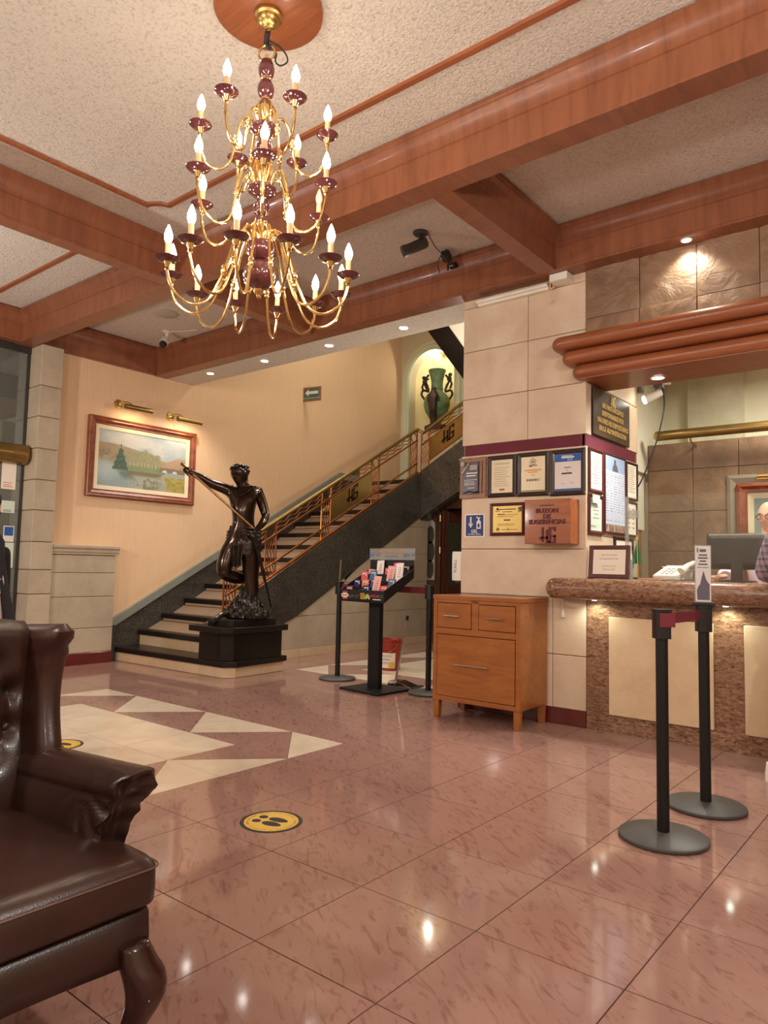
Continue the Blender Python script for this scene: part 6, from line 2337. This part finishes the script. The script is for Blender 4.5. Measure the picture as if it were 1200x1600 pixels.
MB().tube([(-1.325, 0, 0), (-1.31, 0, 0), (-1.305, 0, 0), (-1.28, 0, 0)], [.028, .034, .047, .047], 18).build('end_cap', 'brass', bt_)
for x in (-1.0, .2):
    MB().tube([(x, 0, -.04), (x, .02, -.075), (x, .21, -.09)], .009, 8).build('bracket', 'brass', bt_)
tk = thing('track_spotlight', 'white track spotlight with a hanging black cable in the reception office', 'spotlight', (-2.03, 6.30, 2.73))
MB().tube([(-.30, -.10, .12), (.10, .05, .10)], .018, 8).build('track', 'white', tk)
MB().box(-.03, .05, -.02, .04, .06, .12).build('adapter', 'monitor_g', tk, smooth=0, bevel=.006)
MB().tube([(.0, 0, .06), (-.02, -.02, .0)], .012, 8).build('joint', 'monitor_g', tk)
MB().tube([(.03, .01, .02), (-.04, -.03, -.02), (-.09, -.06, -.045)], [.03, .036, .04], 16).build('head', 'white', tk)
MB().tube([(-.088, -.058, -.044), (-.10, -.066, -.05)], .034, 16).build('lens', 'bulb_w', tk)
MB().tube(spline([(.04, .01, .08), (.05, .02, -.10), (.0, .02, -.35), (-.08, .0, -.60), (-.16, -.03, -.80), (-.22, -.05, -.85)], 6), .006, 6).build('cable', 'black', tk)
tk2 = thing('track_spotlight', 'grey track spotlight head partly hidden by the column edge in the office', 'spotlight', (-2.20, 6.36, 2.80))
MB().tube([(0, 0, .08), (.0, 0, -.02)], .03, 12).build('head', 'monitor_g', tk2)
MB().tube([(0, 0, .08), (.0, 0, .20)], .01, 8).build('joint', 'monitor_g', tk2)
lamp('SPOT', 'track_spot_lamp', (-2.15, 6.22, 2.66), 2, (1, .95, .8), .03, (-1.6, 6.9, 1.6), 100)

# ------------------------------------------------------------------ NOTICES ON THE ENTRANCE GLASS
for lab, y, z, w_, h_, mt, pm in (('white notice taped on the entrance glass, highest one', 3.40, 2.07, .15, .30, 'paper', 'ink_r'), ('pale green notice taped on the entrance glass above the card logo', 3.41, 1.73, .14, .13, 'paper_g', 'ink_l'),
                                  ('blue card sticker on the entrance glass', 3.435, 1.44, .11, .17, 'white', 'blue2'), ('large marbled sheet taped low on the entrance glass', 3.36, 1.21, .27, .27, 'paper_g', 'ink_l')):
    n_ = thing('glass_notice', lab, 'notice', (XG + .008, y, z), PI / 2, 'notices taped on the entrance glass')
    MB().box(-w_ / 2, w_ / 2, -.002, 0, -h_ / 2, h_ / 2).build('sheet', mt, n_, smooth=0)
    m = MB()
    if pm == 'blue2':
        m.box(-w_ * .42, w_ * .42, -.003, -.002, -.02, .075)
    else:
        lines(m, -.003, -w_ * .35, w_ * .35, (-h_ * .42, -h_ * .36, -h_ * .28), .006, .3)
    m.build('print', pm, n_, smooth=0)


# ------------------------------------------------------------------ PEOPLE
def head(m, c, s=1.0, yawd=0.0, tilt=0.0):
    """human head mesh (height about .235 m at s=1), face toward local -y"""
    Mh = Matrix.Translation(c) @ Matrix.Rotation(yawd, 4, 'Z') @ Matrix.Rotation(tilt, 4, 'X') @ Matrix.Scale(s, 4)
    rings = []
    NA, NB = 36, 28
    gs = lambda x, z, x0, z0, sx, sz: math.exp(-((x - x0) / sx) ** 2 - ((z - z0) / sz) ** 2)
    for j in range(NB + 1):
        e = -PI / 2 + PI * j / NB
        ring = []
        for i in range(NA):
            a = 2 * PI * i / NA
            dx, dy, dz = math.cos(e) * math.sin(a), -math.cos(e) * math.cos(a), math.sin(e)
            x, y, z = .076 * dx, .096 * dy, .118 * dz
            if z < 0:
                k = -z / .118
                x *= 1 - .30 * k ** 1.5
                if dy < 0:
                    y = y * (1 - .10 * k) - .004 * k
                else:
                    y *= 1 - .35 * k
            if dy < .1:
                f = .026 * gs(x, z, 0, -.022, .013, .024) + .012 * gs(x, z, 0, .004, .010, .022) - .014 * (gs(x, z, .032, .004, .018, .013) + gs(x, z, -.032, .004, .018, .013)) \
                    + .007 * (gs(x, z, .030, .026, .026, .010) + gs(x, z, -.030, .026, .026, .010)) + .008 * gs(x, z, 0, -.058, .022, .007) + .006 * gs(x, z, 0, -.070, .02, .006) \
                    - .006 * gs(x, z, 0, -.0635, .024, .003) + .010 * gs(x, z, 0, -.097, .024, .016) + .006 * (gs(x, z, .045, -.03, .02, .02) + gs(x, z, -.045, -.03, .02, .02))
                y -= f
            ring.append((x, y, z))
        rings.append(ring)
    m.loft(rings, 0, True, True, Mh)
    for sx in (-1, 1):
        m.ball((sx * .079, .008, -.006), (.010, .020, .032), 10, 8, 0, Mh)
        m.ball((sx * .084, .014, .006), (.007, .016, .018), 8, 6, 0, Mh)
    return Mh


def eyes(par, Mh):
    m = MB()
    for sx in (-1, 1):
        m.ball((sx * .031, -.079, .005), (.013, .010, .009), 10, 7, 0, Mh)
    m.build('eyes', 'white', par)
    m = MB()
    for sx in (-1, 1):
        m.ball((sx * .031, -.0875, .004), (.0055, .003, .0055), 8, 6, 0, Mh)
        m.tube([Mh @ Vector((sx * .016, -.091, .024)), Mh @ Vector((sx * .032, -.093, .029)), Mh @ Vector((sx * .048, -.083, .024))], .0032, 5)
    m.build('irises_brows', 'hair_d', par)
    m = MB().tube([Mh @ Vector((x, -.102 + 3.2 * x * x, -.064)) for x in (-.022, -.011, 0, .011, .022)], .003, 5)
    m.build('lips', plain('lips', (178, 106, 94), .5), par)


def hand(m, wrist, d, up, s=1.0, curl=.3):
    """palm + five fingers; d: pointing direction, up: back of the hand"""
    d, up = Vector(d).normalized(), Vector(up).normalized()
    side = d.cross(up).normalized()
    wv, pv = Vector(wrist), Vector(wrist) + d * .085 * s
    m.loft([[tuple(wv.lerp(pv, t) + side * (wd * math.cos(q)) + up * (th * math.sin(q))) for q in [2 * PI * k / 12 for k in range(12)]] for t, wd, th in ((0, .024, .018), (.3, .032, .017), (.8, .041, .014), (1, .039, .011))])
    for k, L in enumerate((.07, .078, .072, .056)):
        b = pv + side * (.030 - .02 * k) - d * .004
        p1 = b + d * L * .45 - up * L * curl * .15
        p2 = p1 + d * L * .33 - up * L * curl * .4
        m.tube(spline([b - d * .015, b, p1, p2, p2 + d * L * .2 - up * L * curl * .4], 3), .0082 * s, 7)
    b = wv + d * .03 + side * .032
    m.tube(spline([b - d * .01, b + side * .018 + d * .02, b + side * .03 + d * .05, b + side * .026 + d * .07], 3), .0098 * s, 7)


# receptionist: bald, glasses, pale pink shirt, behind the desk
cl = thing('person', 'bald person with dark glasses and pale pink shirt seated behind the monitor', 'person', (-1.165, 6.25, 0))
m = MB()
Mh = head(m, (0, 0, 1.625), 1.0, math.radians(-8), math.radians(4))
m.tube([(0, .02, 1.56), (0, .035, 1.44)], [.055, .06], 14)
eyes(cl, Mh)
hand(m, (-.16, -.70, 1.152), (-.35, -.92, -.06), (0, 0, 1), 1.0, .4)
hand(m, (.24, -.66, 1.152), (-.2, -.95, -.06), (0, 0, 1), 1.0, .4)
m.build('body', 'skin', cl, smooth=60)
m = MB()
tors = [(0, .05, 1.0, .16, .12), (0, .05, 1.18, .165, .12), (0, .05, 1.32, .17, .115), (0, .045, 1.40, .12, .09), (0, .04, 1.455, .066, .062),
        (-.19, .04, 1.36, .062), (-.25, -.12, 1.20, .054), (-.24, -.40, 1.165, .048), (-.185, -.62, 1.155, .043),
        (.19, .04, 1.36, .062), (.26, -.12, 1.20, .054), (.27, -.40, 1.165, .048), (.25, -.60, 1.155, .043)]
vs, fs = skin_mesh(tors, [(0, 1), (1, 2), (2, 3), (3, 4), (2, 5), (5, 6), (6, 7), (7, 8), (2, 9), (9, 10), (10, 11), (11, 12)], 1, 2)
m.add(vs, fs)
m.tube([(-.185, -.615, 1.155), (-.162, -.675, 1.152)], [.045, .042], 12)
for s in (-1, 1):
    m.prism([(s * .01, 1.44), (s * .07, 1.47), (s * .075, 1.50), (s * .03, 1.475)], 'y', -.065, -.03)
m.build('shirt', 'pink_sh', cl, smooth=60)
m = MB()
for sx in (-1, 1):
    m.tube([Mh @ Vector((sx * .033 + .026 * math.cos(q), -.103 + .05 * abs(.033 * sx + .026 * math.cos(q)) ** 1.2, .002 + .017 * math.sin(q))) for q in [2 * PI * k / 18 for k in range(18)]], .0028, 5, closed=True)
    m.tube([Mh @ Vector((sx * .058, -.099, .006)), Mh @ Vector((sx * .078, -.06, .01)), Mh @ Vector((sx * .082, .01, .012))], .003, 5)
m.tube([Mh @ Vector((-.008, -.106, .006)), Mh @ Vector((.008, -.106, .006))], .003, 5)
m.build('glasses', 'black', cl)
m = MB()
tr = skin_mesh([(0, .05, .98, .15, .12), (0, .05, .88, .16, .13), (-.09, .03, .80, .09), (-.10, -.02, .45, .07), (-.10, 0, .10, .05), (.09, .03, .80, .09), (.10, -.02, .45, .07), (.10, 0, .10, .05)], [(0, 1), (1, 2), (2, 3), (3, 4), (1, 5), (5, 6), (6, 7)], 0, 1)
m.add(*tr)
for s in (-1, 1):
    m.loft([sqring(s * .1 - .045, s * .1 + .045, -.17, .09, z, .03, 4) for z in (0, .05)] + [sqring(s * .1 - .04, s * .1 + .04, -.08, .08, .10, .03, 4)])
m.build('trousers', 'trouser', cl, smooth=60)

# customer in a plaid shirt leaning on the counter at the picture edge
cu = thing('person', 'person in a plaid shirt standing at the counter, elbow resting on it', 'person', (-.60, 4.66, 0), math.radians(172))
Ri = Matrix.Rotation(math.radians(-172), 4, 'Z')


def Lc(x, y, z):
    v_ = Ri @ Vector((x + .60, y - 4.66, 0))
    return (v_.x, v_.y, z)


m = MB()
Mh = head(m, (0, -.06, 1.60), 1.0, 0, math.radians(8))
m.tube([(0, -.04, 1.53), (0, 0, 1.42)], [.055, .06], 14)
eyes(cu, Mh)
wr = Lc(-.74, 5.30, 1.165)
hand(m, wr, Vector(Lc(-.62, 5.42, 1.15)) - Vector(wr), (0, 0, 1), 1, .5)
wr2 = Lc(-.40, 5.16, 1.165)
hand(m, wr2, Vector(Lc(-.50, 5.30, 1.15)) - Vector(wr2), (0, 0, 1), 1, .5)
m.build('body', 'skin', cu, smooth=60)
m = MB().ball((0, -.045, 1.645), (.083, .10, .095), 18, 10)
m.build('hair', 'hair_d', cu)
m = MB()
el, el2 = Lc(-.972, 4.98, 1.165), Lc(-.30, 4.90, 1.17)
shL, shR = Lc(-.83, 4.70, 1.42), Lc(-.40, 4.67, 1.42)
mid = tuple((a + b) / 2 for a, b in zip(shL, el))
mid = (mid[0], mid[1], mid[2])
pts = [(0, .02, .95, .17, .12), (0, .02, 1.15, .165, .115), (0, .01, 1.34, .175, .11), (0, 0, 1.44, .07, .065), shL + (.065,), mid + (.062,), el + (.056,), tuple((a + b) / 2 for a, b in zip(el, wr)) + (.048,), wr + (.04,),
       shR + (.065,), el2 + (.052,), wr2 + (.04,)]
m.add(*skin_mesh(pts, [(0, 1), (1, 2), (2, 3), (2, 4), (4, 5), (5, 6), (6, 7), (7, 8), (2, 9), (9, 10), (10, 11)], 1, 2))
m.build('plaid_shirt', 'plaid', cu, smooth=60)
m = MB()
m.add(*skin_mesh([(0, .02, .98, .16, .11), (0, .02, .88, .17, .12), (-.09, .02, .80, .085), (-.13, .0, .45, .065), (-.13, .02, .10, .055), (.10, .02, .80, .085), (.18, .0, .45, .065), (.255, .02, .10, .055)], [(0, 1), (1, 2), (2, 3), (3, 4), (1, 5), (5, 6), (6, 7)], 0, 1))
m.build('trousers', 'trouser', cu, smooth=60)
for s in (-.13, .258):
    MB().loft([sqring(s - .048, s + .048, -.19, .09, z, .035, 4) for z in (0, .045)] + [sqring(s - .042, s + .042, -.09, .08, .10, .03, 4)]).build('shoe', 'white', cu, smooth=50)

# person in a black jacket behind the armchair, at the picture edge
lp = thing('person', 'person in a black jacket over a white shirt standing beyond the armchair', 'person', (-4.76, 1.90, 0), math.radians(62))
m = MB()
Mh = head(m, (0, 0, 1.50), 1.0, math.radians(10), 0)
m.tube([(0, .01, 1.44), (0, .02, 1.32)], [.052, .058], 14)
eyes(lp, Mh)
hand(m, (.12, .16, .79), (.0, -.1, -1), (1, 0, 0), 1, .3)
hand(m, (-.12, .16, .79), (.0, -.1, -1), (-1, 0, 0), 1, .3)
m.build('body', 'skin', lp, smooth=60)
m = MB().ball((0, .02, 1.535), (.088, .105, .10), 18, 10)
m.ball((0, .045, 1.46), (.085, .08, .10), 14, 8)
m.build('hair', 'hair_d', lp)
m = MB()
m.add(*skin_mesh([(0, 0, .74, .19, .13), (0, 0, .9, .165, .13), (0, .0, 1.1, .13, .12), (0, .01, 1.22, .115, .10), (0, .02, 1.32, .06, .06)], [(0, 1), (1, 2), (2, 3), (3, 4)], 1, 2))
m.build('shirt', 'white_sh', lp, smooth=60)
m = MB()
m.add(*skin_mesh([(.10, .08, 1.25, .055), (.11, .18, 1.04, .046), (.12, .16, .82, .04)], [(0, 1), (1, 2)], 0, 2))
m.add(*skin_mesh([(-.10, .08, 1.25, .055), (-.11, .18, 1.04, .046), (-.12, .16, .82, .04)], [(0, 1), (1, 2)], 0, 2))
rings = []
for z, w_, dpt in ((.62, .25, .17), (.80, .205, .16), (1.0, .155, .145), (1.18, .125, .13), (1.28, .12, .11), (1.33, .09, .08)):
    arc_ = [math.radians(-42 + 264 * k / 30) for k in range(31)]
    rings.append([(w_ * math.cos(a), .02 + dpt * math.sin(a), z) for a in arc_])
m.loft(rings, 0, False, False)
m.loft([[(x * .955, .02 + (y - .02) * .94, z) for x, y, z in r] for r in rings], 0, False, False)
m.build('jacket', 'jacket', lp, smooth=60)
m = MB()
m.add(*skin_mesh([(0, .02, .84, .15, .10), (0, .02, .76, .155, .11), (-.085, .02, .70, .08), (-.10, .0, .40, .062), (-.10, .02, .09, .05), (.085, .02, .70, .08), (.10, .0, .40, .062), (.10, .02, .09, .05)], [(0, 1), (1, 2), (2, 3), (3, 4), (1, 5), (5, 6), (6, 7)], 0, 1))
for s in (-.1, .1):
    m.loft([sqring(s - .045, s + .045, -.18, .085, z, .035, 4) for z in (0, .045)] + [sqring(s - .04, s + .04, -.085, .08, .09, .03, 4)])
m.build('trousers', 'trouser', lp, smooth=60)
